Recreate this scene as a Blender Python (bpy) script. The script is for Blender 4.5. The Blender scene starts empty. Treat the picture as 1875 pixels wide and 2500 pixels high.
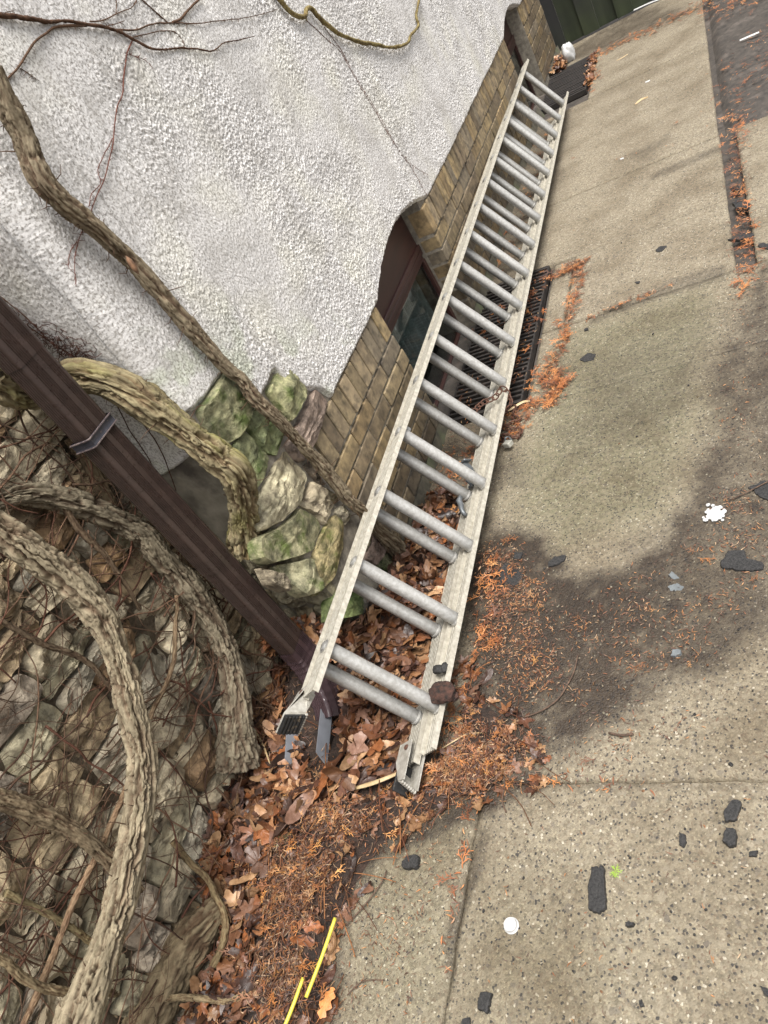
import bpy, math, random
import numpy as np
from mathutils import Matrix, Vector
random.seed(7); rng = np.random.default_rng(11)
SC = bpy.context.scene
COL = SC.collection

# ---------------------------------------------------------------- camera
FP = 1880.0                                    # focal length in pixels of the 1875x2500 photograph
R = np.array([[0.83906024, 0.24356052, -0.48647322],
              [-0.19123383, -0.70508619, -0.68284924],
              [-0.50932067, 0.66598178, -0.54503277]])
CAM = np.array([1.41, 0.0, 1.70])
cd = bpy.data.cameras.new('camera'); cam = bpy.data.objects.new('camera', cd); COL.objects.link(cam)
cd.sensor_fit = 'VERTICAL'; cd.sensor_height = 36; cd.lens = 36 * FP / 2500; cd.clip_start = .05; cd.clip_end = 300
m = Matrix.Identity(4)
for i in range(3):
    m[i][0] = R[0][i]; m[i][1] = -R[1][i]; m[i][2] = -R[2][i]; m[i][3] = CAM[i]
cam.matrix_world = m
SC.camera = cam
SC.render.resolution_x = 768; SC.render.resolution_y = 1024
# ---------------------------------------------------------------- world, sun, exposure
SC.view_settings.view_transform = 'Standard'; SC.view_settings.look = 'None'
SC.view_settings.exposure = 1.02; SC.view_settings.gamma = 1
SUN_EL, SUN_AZ = math.radians(70), math.radians(124)       # azimuth measured from +Y towards +X
w = bpy.data.worlds.new('World'); SC.world = w; w.use_nodes = True
nt = w.node_tree; bg = nt.nodes['Background']
sky = nt.nodes.new('ShaderNodeTexSky'); sky.sky_type = 'NISHITA'; sky.sun_disc = False
sky.sun_elevation = SUN_EL; sky.sun_rotation = SUN_AZ; sky.air_density = 1.0; sky.dust_density = 5.0; sky.ozone_density = 1.0
hs = nt.nodes.new('ShaderNodeHueSaturation'); hs.inputs['Saturation'].default_value = .22
nt.links.new(sky.outputs[0], hs.inputs['Color']); nt.links.new(hs.outputs[0], bg.inputs[0]); bg.inputs[1].default_value = .12
sl = bpy.data.lights.new('sun', 'SUN'); sl.energy = 2.1; sl.angle = math.radians(26); sl.color = (1, .96, .9)
so = bpy.data.objects.new('sun', sl); COL.objects.link(so)
sd = Vector((math.sin(SUN_AZ) * math.cos(SUN_EL), math.cos(SUN_AZ) * math.cos(SUN_EL), math.sin(SUN_EL)))
so.rotation_euler = sd.to_track_quat('Z', 'Y').to_euler(); so.location = (6, 2, 8)

# ---------------------------------------------------------------- helpers
FD = FP * 1659 / 1875
def U(x, y, ax, v):                            # the point where the sight line of a photo point meets a real plane
    d = R.T @ np.array([x - 829.5, y - 1106, FD]); t = (v - CAM[ax]) / d[ax]
    return CAM + t * d
SI = 1659 / 1875.0
def Z(x0, y0, k, pts): return [((x0 + x / k) * SI, (y0 + y / k) * SI) for x, y in pts]

def hsh(ix, iy, iz, seed):
    with np.errstate(over='ignore'):
        h = ix.astype(np.uint32) * np.uint32(374761393) + iy.astype(np.uint32) * np.uint32(668265263) + iz.astype(np.uint32) * np.uint32(2246822519) + np.uint32((seed * 3266489917) & 0xffffffff)
        h = (h ^ (h >> np.uint32(13))) * np.uint32(1274126177); h = h ^ (h >> np.uint32(16))
        h = h * np.uint32(2654435761); h = h ^ (h >> np.uint32(15))
    return h.astype(np.float64) / 4294967295.0
def vn(P, seed=0):                             # value noise 0..1
    P = np.asarray(P, float); I = np.floor(P).astype(np.int64); f = P - I; f = f * f * f * (f * (f * 6 - 15) + 10)
    o = 0
    for dx in (0, 1):
        for dy in (0, 1):
            for dz in (0, 1):
                o = o + hsh(I[:, 0] + dx, I[:, 1] + dy, I[:, 2] + dz, seed) * (f[:, 0] if dx else 1 - f[:, 0]) * (f[:, 1] if dy else 1 - f[:, 1]) * (f[:, 2] if dz else 1 - f[:, 2])
    return o
def fbm(P, o=4, seed=0, g=.5):
    P = np.asarray(P, float); a = 1; s = 0; t = 0
    for i in range(o):
        s = s + a * vn(P * 2 ** i + 17.3 * i, seed + i * 7); t += a; a *= g
    return s / t
def ridge(P, o=3, seed=0):
    P = np.asarray(P, float); a = 1; s = 0; t = 0
    for i in range(o):
        s = s + a * (1 - np.abs(2 * vn(P * 2 ** i + 9.1 * i, seed + i * 5) - 1)); t += a; a *= .5
    return s / t
def sm(a, b, x):
    t = np.clip((x - a) / (b - a), 0, 1); return t * t * (3 - 2 * t)

class MB:                                      # collects pieces of one mesh
    def __init__(s): s.V = []; s.F = []; s.C = []; s.B = []; s.n = 0
    def add(s, V, F, col=None, bk=None):
        V = np.asarray(V, float)
        if isinstance(F, np.ndarray): s.F.append((F + s.n))
        else: s.F.append([[i + s.n for i in f] for f in F])
        s.V.append(V)
        c = np.ones((len(V), 3)) if col is None else np.broadcast_to(np.asarray(col, float), (len(V), 3))
        s.C.append(c); s.B.append(V if bk is None else bk); s.n += len(V)
    def build(s, name, mat, parent=None, smooth=True, autos=None):
        V = np.concatenate(s.V); me = bpy.data.meshes.new(name)
        loops = []; starts = []; tot = []; k = 0
        for F in s.F:
            if isinstance(F, np.ndarray):
                q = F.shape[1]; loops.append(F.ravel()); starts.append(np.arange(len(F)) * q + k); tot.append(np.full(len(F), q)); k += F.size
            else:
                for f in F:
                    loops.append(np.array(f)); starts.append(np.array([k])); tot.append(np.array([len(f)])); k += len(f)
        loops = np.concatenate(loops); starts = np.concatenate(starts); tot = np.concatenate(tot)
        me.vertices.add(len(V)); me.vertices.foreach_set('co', V.ravel())
        me.loops.add(len(loops)); me.loops.foreach_set('vertex_index', loops.astype(np.int32))
        me.polygons.add(len(starts)); me.polygons.foreach_set('loop_start', starts.astype(np.int32)); me.polygons.foreach_set('loop_total', tot.astype(np.int32))
        me.update(calc_edges=True)
        a = me.attributes.new('tint', 'FLOAT_VECTOR', 'POINT'); a.data.foreach_set('vector', np.concatenate(s.C).ravel())
        a = me.attributes.new('bk', 'FLOAT_VECTOR', 'POINT'); a.data.foreach_set('vector', np.concatenate(s.B).ravel())
        me.polygons.foreach_set('use_smooth', np.full(len(starts), smooth))
        me.validate(); me.update()
        if autos: me.set_sharp_from_angle(angle=math.radians(autos))
        me.materials.append(mat)
        o = bpy.data.objects.new(name, me); COL.objects.link(o)
        if parent:
            o.parent = parent; o.matrix_parent_inverse = Matrix.Translation(parent.location).inverted()
        return o
def tag(o, label=None, cat=None, group=None, kind=None):
    if label: o['label'] = label
    if cat: o['category'] = cat
    if group: o['group'] = group
    if kind: o['kind'] = kind
    return o
def empty(name, loc, label, cat, group=None):
    o = bpy.data.objects.new(name, None); COL.objects.link(o); o.location = loc; o.empty_display_size = .05
    return tag(o, label, cat, group)

def grid(nu, nv):                              # quads of a nu x nv vertex grid
    i = np.arange(nu - 1)[:, None] * nv + np.arange(nv - 1)[None, :]
    i = i.ravel(); return np.stack([i, i + nv, i + nv + 1, i + 1], 1)
def box(c, h, ax=None, b=0):                   # box with chamfered edges; ax rows = axes
    ax = np.eye(3) if ax is None else np.asarray(ax, float); h = np.asarray(h, float); c = np.asarray(c, float)
    if b <= 0:
        s = np.array([[x, y, z] for x in (-1, 1) for y in (-1, 1) for z in (-1, 1)], float) * h
        F = np.array([[0, 1, 3, 2], [4, 6, 7, 5], [0, 4, 5, 1], [2, 3, 7, 6], [0, 2, 6, 4], [1, 5, 7, 3]])
        return c + s @ ax, F
    V = []; ids = {}
    for x in (-1, 1):
        for y in (-1, 1):
            for z in (-1, 1):
                for k in range(3):
                    p = np.array([x, y, z], float) * (h - b); p[k] = (x, y, z)[k] * h[k]
                    ids[(x, y, z, k)] = len(V); V.append(p)
    F = []
    def q(l):
        P = np.array([V[i] for i in l]); n = np.cross(P[1] - P[0], P[2] - P[0])
        F.append(l if n @ P.mean(0) > 0 else l[::-1])
    for k in range(3):
        a, d = [i for i in range(3) if i != k]
        for sgn in (-1, 1):
            l = []
            for (sa, sb) in ((-1, -1), (1, -1), (1, 1), (-1, 1)):
                t = [0, 0, 0]; t[k] = sgn; t[a] = sa; t[d] = sb; l.append(ids[(*t, k)])
            q(l)
        for (sa, sb) in ((-1, -1), (1, -1), (1, 1), (-1, 1)):
            l = []
            for (s1, kk) in ((-1, a), (1, a), (1, d), (-1, d)):
                t = [0, 0, 0]; t[k] = s1; t[a] = sa; t[d] = sb; l.append(ids[(*t, kk)])
            q(l)
    for x in (-1, 1):
        for y in (-1, 1):
            for z in (-1, 1): q([ids[(x, y, z, k)] for k in range(3)])
    return c + np.array(V) @ ax, F

def rotm(tx, ty, yaw):
    cx, sx, cy, sy, cz, sz = math.cos(tx), math.sin(tx), math.cos(ty), math.sin(ty), math.cos(yaw), math.sin(yaw)
    return np.array([[cz, -sz, 0], [sz, cz, 0], [0, 0, 1]]) @ np.array([[cy, 0, sy], [0, 1, 0], [-sy, 0, cy]]) @ np.array([[1, 0, 0], [0, cx, -sx], [0, sx, cx]])
def spline(P, step):
    P = np.asarray(P, float); P = np.vstack([2 * P[0] - P[1], P, 2 * P[-1] - P[-2]]); out = []; par = []
    for i in range(1, len(P) - 2):
        L = np.linalg.norm(P[i + 1, :3] - P[i, :3]); n = max(1, int(L / step)); t = (np.arange(n) / n)[:, None]
        a, b, c, d = P[i - 1], P[i], P[i + 1], P[i + 2]
        out.append(.5 * (2 * b + (c - a) * t + (2 * a - 5 * b + 4 * c - d) * t ** 2 + (3 * b - 3 * c + d - a) * t ** 3))
    out.append(P[-2][None]); return np.concatenate(out)
def tube(P4, step, nseg, bark=0, seed=0, cap=True, wob=0, strands=0):
    """P4 rows x,y,z,r; returns V,F,tint,bk"""
    Q = spline(P4, step); C = Q[:, :3]; r = np.maximum(Q[:, 3], 1e-4) * (.84 if bark > .002 else 1); n = len(C)
    T = np.gradient(C, axis=0); T /= np.linalg.norm(T, axis=1)[:, None] + 1e-12
    N = np.zeros_like(C); a = np.array([0, 0, 1.0]) if abs(T[0][2]) < .9 else np.array([1.0, 0, 0])
    N[0] = np.cross(T[0], a); N[0] /= np.linalg.norm(N[0])
    for i in range(1, n):
        v = N[i - 1] - (N[i - 1] @ T[i]) * T[i]; N[i] = v / np.linalg.norm(v)
    B = np.cross(T, N); L = np.concatenate([[0], np.cumsum(np.linalg.norm(np.diff(C, axis=0), axis=1))])
    if wob:
        w1 = fbm(np.stack([L * 14, L * 0 + seed, L * 0], 1), 3, seed) - .5; w2 = fbm(np.stack([L * 14, L * 0 + seed + 9, L * 0], 1), 3, seed + 3) - .5
        e = np.minimum(1, np.minimum(L, L[-1] - L) / (.05 + 1e-9)); C = C + (N * w1[:, None] + B * w2[:, None]) * wob * e[:, None]
    th = np.linspace(0, 2 * math.pi, nseg, endpoint=False)
    TH, LL = np.meshgrid(th, L); RR = np.repeat(r[:, None], nseg, 1)
    tw = TH + LL * (1.2 if bark else 0)
    bk = np.stack([np.cos(tw) * RR, np.sin(tw) * RR, LL], 2).reshape(-1, 3)
    rad = RR.copy()
    if bark:
        r0 = float(np.mean(r)); q = bk / np.array([r0, r0, r0])
        lo = fbm(q * np.array([1.1, 1.1, .55]), 3, seed).reshape(n, nseg) - .5
        wv = (fbm(q * np.array([2, 2, 1.2]), 2, seed + 40) - .5)[:, None] * np.array([1.3, 1.3, 0])
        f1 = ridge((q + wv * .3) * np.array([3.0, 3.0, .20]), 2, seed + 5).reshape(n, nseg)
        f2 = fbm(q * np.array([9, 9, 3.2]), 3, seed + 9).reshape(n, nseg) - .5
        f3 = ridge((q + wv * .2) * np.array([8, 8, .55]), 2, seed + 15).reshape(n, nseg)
        rn = (fbm(np.c_[L * 9, L * 0 + seed, L * 0], 3, seed + 70) - .5)[:, None] * .55; rad = RR * (1 + .26 * lo + rn) + bark * (-2.0 * sm(.66, .90, f1) - .8 * sm(.68, .9, f3) + .5 * f2 + .6)
        if strands: rad += RR * .22 * np.abs(np.sin(strands * .5 * (TH + 2.2 * LL + 1.5 * lo)))
    V = C[:, None, :] + rad[..., None] * (np.cos(TH)[..., None] * N[:, None, :] + np.sin(TH)[..., None] * B[:, None, :])
    V = V.reshape(-1, 3); i = np.arange(n - 1)[:, None] * nseg; j = np.arange(nseg)[None, :]; j2 = (j + 1) % nseg
    F = np.stack([(i + j).ravel(), (i + j2).ravel(), (i + nseg + j2).ravel(), (i + nseg + j).ravel()], 1)
    F = [F]
    if cap:
        FC = [list(range(nseg))[::-1], list(range((n - 1) * nseg, n * nseg))]
    else: FC = []
    tn = np.ones((len(V), 3))
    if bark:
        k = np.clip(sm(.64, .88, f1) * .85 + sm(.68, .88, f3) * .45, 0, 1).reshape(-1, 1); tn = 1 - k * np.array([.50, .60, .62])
    return V, F[0], FC, bk, tn
def add_tube(mb, P4, step=.01, nseg=8, bark=0, seed=0, col=None, **k):
    V, F, FC, bk, tn = tube(P4, step, nseg, bark, seed, **k)
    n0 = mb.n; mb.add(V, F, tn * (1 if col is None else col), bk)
    if FC: mb.F.append([[i + n0 for i in f] for f in FC])

# ---------------------------------------------------------------- materials
def mat(name, A, B=None, sc=20, rough=.7, r2=None, bump=.3, bsc=150, bd=.002, metal=0, spec=.5, coord='obj', st=(1, 1, 1), tint=False, det=8,
        C=None, csc=4, cth=(.5, .65), coat=0, ct=(.35, .65)):
    m = bpy.data.materials.new(name); m.use_nodes = True; nt = m.node_tree; N = nt.nodes; L = nt.links
    p = N['Principled BSDF']
    if coord == 'bk':
        a = N.new('ShaderNodeAttribute'); a.attribute_name = 'bk'; src = a.outputs['Vector']
    else:
        g = N.new('ShaderNodeNewGeometry'); src = g.outputs['Position']
    mp = N.new('ShaderNodeMapping'); mp.inputs['Scale'].default_value = st; L.new(src, mp.inputs[0]); src = mp.outputs[0]
    def noise(s, d=det, r=.6):
        n = N.new('ShaderNodeTexNoise'); n.inputs['Scale'].default_value = s; n.inputs['Detail'].default_value = d; n.inputs['Roughness'].default_value = r
        L.new(src, n.inputs['Vector']); return n.outputs[0]
    def ramp(x, a, b):
        r = N.new('ShaderNodeMapRange'); r.inputs[1].default_value = a; r.inputs[2].default_value = b; L.new(x, r.inputs[0]); return r.outputs[0]
    def mix(f, a, b, mode='MIX'):
        x = N.new('ShaderNodeMix'); x.data_type = 'RGBA'; x.blend_type = mode
        if isinstance(f, float): x.inputs[0].default_value = f
        else: L.new(f, x.inputs[0])
        for v, i in ((a, 6), (b, 7)):
            if isinstance(v, tuple): x.inputs[i].default_value = (*v, 1)
            else: L.new(v, x.inputs[i])
        return x.outputs[2]
    B = B or tuple(c * .6 for c in A)
    c = mix(ramp(noise(sc), *ct), B, A)
    if C: c = mix(ramp(noise(csc), *cth), c, C)
    if tint:
        t = N.new('ShaderNodeAttribute'); t.attribute_name = 'tint'; c = mix(1.0, c, t.outputs['Color'], 'MULTIPLY')
    L.new(c, p.inputs['Base Color'])
    if r2 is not None:
        rr = N.new('ShaderNodeMapRange'); rr.inputs[1].default_value = .3; rr.inputs[2].default_value = .7; rr.inputs[3].default_value = rough; rr.inputs[4].default_value = r2
        L.new(noise(sc * 1.7), rr.inputs[0]); L.new(rr.outputs[0], p.inputs['Roughness'])
    else: p.inputs['Roughness'].default_value = rough
    p.inputs['Metallic'].default_value = metal; p.inputs['Specular IOR Level'].default_value = spec; p.inputs['Coat Weight'].default_value = coat
    if bump:
        b = N.new('ShaderNodeBump'); b.inputs['Strength'].default_value = bump; b.inputs['Distance'].default_value = bd; L.new(noise(bsc, 6, .65), b.inputs['Height'])
        L.new(b.outputs[0], p.inputs['Normal'])
    m['n'] = 1
    return m, nt, p, noise, ramp, mix
def M_(*a, **k): return mat(*a, **k)[0]

m_stucco, nt_, p_, noise_, ramp_, mix_ = mat('painted stucco', (.80, .785, .77), (.38, .36, .335), sc=150, ct=(.40, .52), rough=.95, bump=.6, bsc=420, bd=.003, tint=True, C=(.45, .43, .40), csc=6, cth=(.48, .82))
m_brick = M_('buff brick', (.29, .235, .15), (.13, .105, .072), sc=22, rough=.55, r2=.75, bump=.35, bsc=300, bd=.0015, tint=True, C=(.06, .05, .035), csc=26, cth=(.50, .72))
m_mortar = M_('old mortar', (.27, .24, .19), (.12, .105, .085), sc=30, rough=.95, bump=.8, bsc=220, bd=.004)
m_stone = M_('rough field stone', (.40, .36, .285), (.11, .092, .07), sc=36, rough=.8, bump=1, bsc=120, bd=.006, tint=True, C=(.10, .075, .05), csc=9, cth=(.52, .72))
m_mossstone = M_('mossy field stone', (.34, .325, .23), (.085, .088, .055), sc=34, rough=.75, bump=1, bsc=120, bd=.006, tint=True, C=(.07, .095, .025), csc=16, cth=(.5, .66))
m_dark = M_('dark earth in the joints', (.04, .033, .026), (.018, .015, .012), sc=30, rough=1, bump=.8, bsc=100, bd=.006, spec=.2)
m_bark = M_('vine bark', (.30, .26, .195), (.14, .118, .086), sc=75, rough=.9, bump=.9, bsc=190, bd=.004, coord='bk', st=(1, 1, .28), tint=True, spec=.25, C=(.10, .085, .055), csc=120, cth=(.56, .72))
m_bmoss = M_('mossy vine bark', (.29, .25, .165), (.12, .10, .065), sc=60, rough=.9, bump=.9, bsc=190, bd=.004, coord='bk', st=(1, 1, .28), tint=True, spec=.25, C=(.17, .17, .045), csc=14, cth=(.50, .70))
m_twig = M_('dry twig', (.13, .085, .06), (.06, .042, .032), sc=90, rough=.9, bump=.4, bsc=300, bd=.001, tint=True, spec=.2)
m_pipe = M_('brown enamel', (.046, .030, .025), (.031, .021, .018), sc=25, rough=.24, r2=.36, bump=.05, bsc=80, bd=.001, C=(.11, .095, .09), csc=60, cth=(.70, .82), tint=True)
m_alu = M_('weathered aluminium', (.50, .48, .43), (.33, .31, .265), sc=60, rough=.42, r2=.6, bump=.2, bsc=400, bd=.0006, metal=.25, coord='obj', C=(.19, .17, .13), csc=150, cth=(.60, .80), tint=True)
m_alur = M_('weathered aluminium rungs', (.50, .495, .475), (.36, .35, .325), sc=90, rough=.38, r2=.55, bump=.1, bsc=400, bd=.0005, metal=.45, coord='obj', C=(.27, .25, .21), csc=260, cth=(.60, .80), tint=True)
m_rubber = M_('black rubber', (.02, .02, .02), (.012, .012, .012), sc=80, rough=.6, bump=.3, bsc=200, C=(.12, .09, .06), csc=70, cth=(.58, .66))
m_grey = M_('grey cast metal', (.17, .18, .19), (.11, .12, .125), sc=60, rough=.45, metal=.5, bump=.1)
m_tray = M_('grey plastic', (.19, .20, .22), (.15, .155, .17), sc=20, rough=.35, bump=.05)
m_rust = M_('rusty iron', (.12, .048, .026), (.045, .024, .017), sc=160, rough=.85, bump=.5, bsc=400, bd=.001)
m_iron = M_('dark wet iron', (.040, .032, .027), (.014, .013, .013), sc=60, rough=.4, r2=.7, bump=.4, bsc=200, bd=.001)
m_frame = M_('brown painted wood', (.050, .020, .016), (.028, .013, .011), sc=20, rough=.4, bump=.15, bsc=90, bd=.001, st=(1, .15, 1))
m_curt = M_('curtain cloth', (.24, .26, .25), (.18, .2, .19), sc=20, rough=.9, bump=0)
m_room = M_('dark room', (.03, .03, .03), (.02, .02, .02), rough=1, bump=0)
m_fence = M_('wet dark board', (.022, .022, .024), (.012, .013, .013), sc=9, rough=.6, bump=.4, bsc=60, bd=.002, st=(1, 1, .15), tint=True)
m_leaf = M_('dry wet leaf', (1, 1, 1), (.62, .56, .5), sc=60, rough=.28, r2=.6, bump=.45, bsc=160, bd=.002, tint=True)
m_needle = M_('orange needles', (1, 1, 1), (.7, .6, .5), sc=90, rough=.6, bump=0, tint=True)
m_bed = M_('leaf mould', (.050, .028, .018), (.018, .012, .009), sc=50, rough=.8, bump=1, bsc=120, bd=.01)
m_char = M_('black crumbled asphalt', (.035, .033, .032), (.009, .009, .009), sc=160, rough=.45, r2=.8, bump=.8, bsc=260, bd=.004)
m_soil = M_('wet dark ground', (.07, .058, .048), (.03, .026, .022), sc=24, rough=.75, bump=.8, bsc=90, bd=.006, C=(.12, .10, .085), csc=7, cth=(.55, .7))
m_white = M_('white plastic', (.55, .55, .54), (.46, .46, .45), rough=.4, bump=0)
m_straw = M_('straw blade', (.52, .40, .23), (.38, .27, .14), sc=40, rough=.5, bump=.1, st=(1, 1, 1))
m_yellow = M_('yellow cane', (.62, .56, .07), (.5, .42, .06), sc=40, rough=.4, bump=0)
m_slate = M_('blue grey slate chip', (.15, .165, .17), (.10, .11, .115), sc=40, rough=.6, bump=.3)
m_glass = bpy.data.materials.new('window glass'); m_glass.use_nodes = True; pg = m_glass.node_tree.nodes['Principled BSDF']
pg.inputs['Transmission Weight'].default_value = 1; pg.inputs['Roughness'].default_value = .03; pg.inputs['IOR'].default_value = 1.45; pg.inputs['Base Color'].default_value = (.55, .62, .62, 1)

# concrete: exposed aggregate, wet stains and moss from the mesh's own stain map ('tint': wet, moss, rough)
m_conc = bpy.data.materials.new('aggregate concrete'); m_conc.use_nodes = True
nt = m_conc.node_tree; N = nt.nodes; L = nt.links; p = N['Principled BSDF']
g = N.new('ShaderNodeNewGeometry'); at = N.new('ShaderNodeAttribute'); at.attribute_name = 'tint'
sep = N.new('ShaderNodeSeparateXYZ'); L.new(at.outputs['Vector'], sep.inputs[0])
def nz(s, d=6, r=.6):
    n = N.new('ShaderNodeTexNoise'); n.inputs['Scale'].default_value = s; n.inputs['Detail'].default_value = d; n.inputs['Roughness'].default_value = r; L.new(g.outputs['Position'], n.inputs['Vector']); return n
def mx(f, a, b, mode='MIX'):
    x = N.new('ShaderNodeMix'); x.data_type = 'RGBA'; x.blend_type = mode
    if isinstance(f, float): x.inputs[0].default_value = f
    else: L.new(f, x.inputs[0])
    for v, i in ((a, 6), (b, 7)):
        if isinstance(v, tuple): x.inputs[i].default_value = (*v, 1)
        else: L.new(v, x.inputs[i])
    return x.outputs[2]
def rg(x, a, b, c=0., d=1.):
    r = N.new('ShaderNodeMapRange'); L.new(x, r.inputs[0])
    for i, v in enumerate((a, b, c, d)): r.inputs[i + 1].default_value = v
    return r.outputs[0]
vo = N.new('ShaderNodeTexVoronoi'); vo.inputs['Scale'].default_value = 230; L.new(g.outputs['Position'], vo.inputs['Vector'])
vo2 = N.new('ShaderNodeTexVoronoi'); vo2.inputs['Scale'].default_value = 95; L.new(g.outputs['Position'], vo2.inputs['Vector'])
sepc = N.new('ShaderNodeSeparateColor'); L.new(vo.outputs['Color'], sepc.inputs[0])
sepd = N.new('ShaderNodeSeparateColor'); L.new(vo2.outputs['Color'], sepd.inputs[0])
c0 = mx(rg(nz(60).outputs[0], .35, .65), (.272, .234, .168), (.138, .116, .080))
peb = mx(sepc.outputs[1], (.30, .26, .18), (.15, .115, .08))
c1 = mx(rg(sepc.outputs[0], .62, .70), c0, peb)
c1 = mx(rg(sepd.outputs[0], .93, .96), c1, mx(sepd.outputs[1], (.13, .11, .085), (.30, .26, .19)))
c1 = mx(rg(sepc.outputs[2], .982, .99), c1, (.42, .38, .30))
c1 = mx(rg(sepc.outputs[2], .02, .10, 1., 0.), c1, (.05, .045, .04))
c1 = mx(rg(nz(3.2, 5).outputs[0], .42, .68), c1, (.62, .58, .53), 'MULTIPLY')
mossf = N.new('ShaderNodeMath'); mossf.operation = 'MULTIPLY'; L.new(sep.outputs[1], mossf.inputs[0]); L.new(rg(nz(40).outputs[0], .3, .7, .35, 1.), mossf.inputs[1])
c1 = mx(mossf.outputs[0], c1, (.50, .56, .42), 'MULTIPLY')
c2 = mx(sep.outputs[0], c1, (.165, .132, .112), 'MULTIPLY')
c2 = mx(rg(sepc.outputs[1], .993, .997), c2, (.20, .18, .13))
L.new(c2, p.inputs['Base Color'])
L.new(rg(sep.outputs[0], 0, 1, .8, .5), p.inputs['Roughness'])
bp = N.new('ShaderNodeBump'); bp.inputs['Strength'].default_value = .7; bp.inputs['Distance'].default_value = .0025
hm = N.new('ShaderNodeMath'); hm.operation = 'SUBTRACT'; L.new(nz(260, 4, .7).outputs[0], hm.inputs[0]); L.new(vo.outputs['Distance'], hm.inputs[1])
L.new(hm.outputs[0], bp.inputs['Height']); L.new(bp.outputs[0], p.inputs['Normal'])

# ---------------------------------------------------------------- ground: earth, slabs
def inpoly(P, poly):
    x, y = P[:, 0], P[:, 1]; c = np.zeros(len(P), bool); n = len(poly)
    for i in range(n):
        (x1, y1), (x2, y2) = poly[i], poly[(i + 1) % n]
        k = ((y1 > y) != (y2 > y)) & (x < (x2 - x1) * (y - y1) / (y2 - y1 + 1e-12) + x1); c ^= k
    return c
def pdist(P, poly, closed=True):
    d = np.full(len(P), 1e9); n = len(poly)
    for i in range(n if closed else n - 1):
        a = np.array(poly[i]); b = np.array(poly[(i + 1) % n]); ab = b - a
        t = np.clip(((P - a) @ ab) / (ab @ ab + 1e-12), 0, 1); d = np.minimum(d, np.linalg.norm(P - (a + t[:, None] * ab), axis=1))
    return d
def sdf(P, poly): d = pdist(P, poly); return np.where(inpoly(P, poly), -d, d)
def G(pts, z=0.0): return [tuple(U(x, y, 2, z)[:2]) for x, y in pts]
STAINS = [   # outline in the driveway plane, softness, strength
    (G([(1010, 1240), (1050, 1150), (1130, 1135), (1200, 1190), (1250, 1260), (1300, 1300), (1330, 1400), (1290, 1500), (1180, 1560), (1080, 1600), (1000, 1640), (1000, 1440)]), .06, 1.0),
    (G([(1000, 1430), (1040, 1190), (1120, 1190), (1215, 1240), (1330, 1225), (1420, 1170), (1485, 1080), (1515, 950), (1530, 850), (1570, 700), (1659, 560), (1750, 900), (1740, 1300), (1659, 1390), (1560, 1450), (1440, 1510), (1320, 1570), (1220, 1640), (1120, 1680), (1000, 1700)]), .07, .95),
    (G([(1060, 1010), (1120, 975), (1160, 1010), (1130, 1060), (1080, 1060)]), .05, .42),
    (G([(1030, 900), (1060, 1000), (1060, 1180), (1010, 1400), (980, 1400), (985, 1150)]), .03, .5),
    (G([(1200, 920), (1320, 880), (1340, 910), (1220, 960)]), .06, .30),
    (G([(1330, 1180), (1440, 1110), (1460, 1180), (1360, 1240)]), .04, .35),
    (G([(1520, 1640), (1440, 1560), (1560, 1500), (1659, 1440), (1659, 1520)]), .07, .0),
    (G([(440, 2212), (520, 1700), (900, 1600), (1080, 1640), (1190, 1690), (1060, 1760), (820, 1860), (740, 2000), (720, 2212)]), .03, .85),
    (G([(965, 2150), (955, 2030), (985, 1950), (1010, 1880), (1030, 1780), (1060, 1790), (1040, 1890), (1000, 1990), (975, 2150)]), .012, .55),
    (G([(1195, 1690), (1400, 1690), (1659, 1703), (1659, 1712), (1400, 1702), (1195, 1702)]), .008, .5),
    (G([(1360, 330), (1440, 290), (1460, 300), (1380, 350)]), .05, .3),
    (G([(1300, 770), (1420, 720), (1659, 600), (1659, 800), (1500, 900), (1350, 950), (1220, 1000)]), .15, .26),
    ([(0, .9), (.30, .9), (.28, 3.), (.30, 6.), (0, 6)], .08, .5),
    (G([(1185, 570), (1340, 500), (1480, 430), (1480, 445), (1340, 515), (1190, 600)]), .05, .0),
    (G([(1400, 380), (1560, 310), (1560, 330), (1400, 395)]), .03, .4),
    (G([(1520, 20), (1420, 60), (1300, 110), (1230, 140), (1200, 130), (1385, 10)]), .1, .6),
    (G([(1270, 690), (1400, 630), (1480, 595), (1560, 570), (1570, 600), (1400, 655), (1270, 705)]), .02, .45),
]
MOSS = [(G([(1220, 720), (1540, 610), (1520, 900), (1430, 1120), (1210, 1180), (1100, 1100), (1150, 900)]), .12, .8),
        (G([(760, 1850), (1000, 1750), (960, 2212), (740, 2212)]), .1, .45), (G([(1100, 1900), (1350, 2000), (1300, 2212), (1000, 2212), (1000, 1950)]), .2, .3)]
def stain(P2):
    q = np.c_[P2 * 9, np.zeros(len(P2))]; wv = np.c_[fbm(q, 3, 31) - .5, fbm(q + 5.5, 3, 32) - .5] * .09
    q2 = np.c_[P2 * 60, np.zeros(len(P2))]; wv += np.c_[fbm(q2, 3, 41) - .5, fbm(q2 + 5.5, 3, 42) - .5] * .045
    wet = np.zeros(len(P2)); mo = np.zeros(len(P2))
    for poly, s, a in STAINS:
        if a: wet = np.maximum(wet, a * sm(s * .7, -s, sdf(P2 + wv * min(1, s / .05), poly)))
    for poly, s, a in MOSS: mo = np.maximum(mo, a * sm(s, -s, sdf(P2 + wv, poly)))
    wet = wet * (1 - .32 * sm(.75, 1.15, P2[:, 0]) * sm(3.4, 2.4, P2[:, 1]))
    n = fbm(np.c_[P2 * 22, np.zeros(len(P2))], 4, 55)
    n2 = fbm(np.c_[P2 * 75, np.zeros(len(P2))], 3, 57); wet = np.clip(wet * (.35 + .9 * n + .5 * n2), 0, 1)
    return wet, mo
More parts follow.
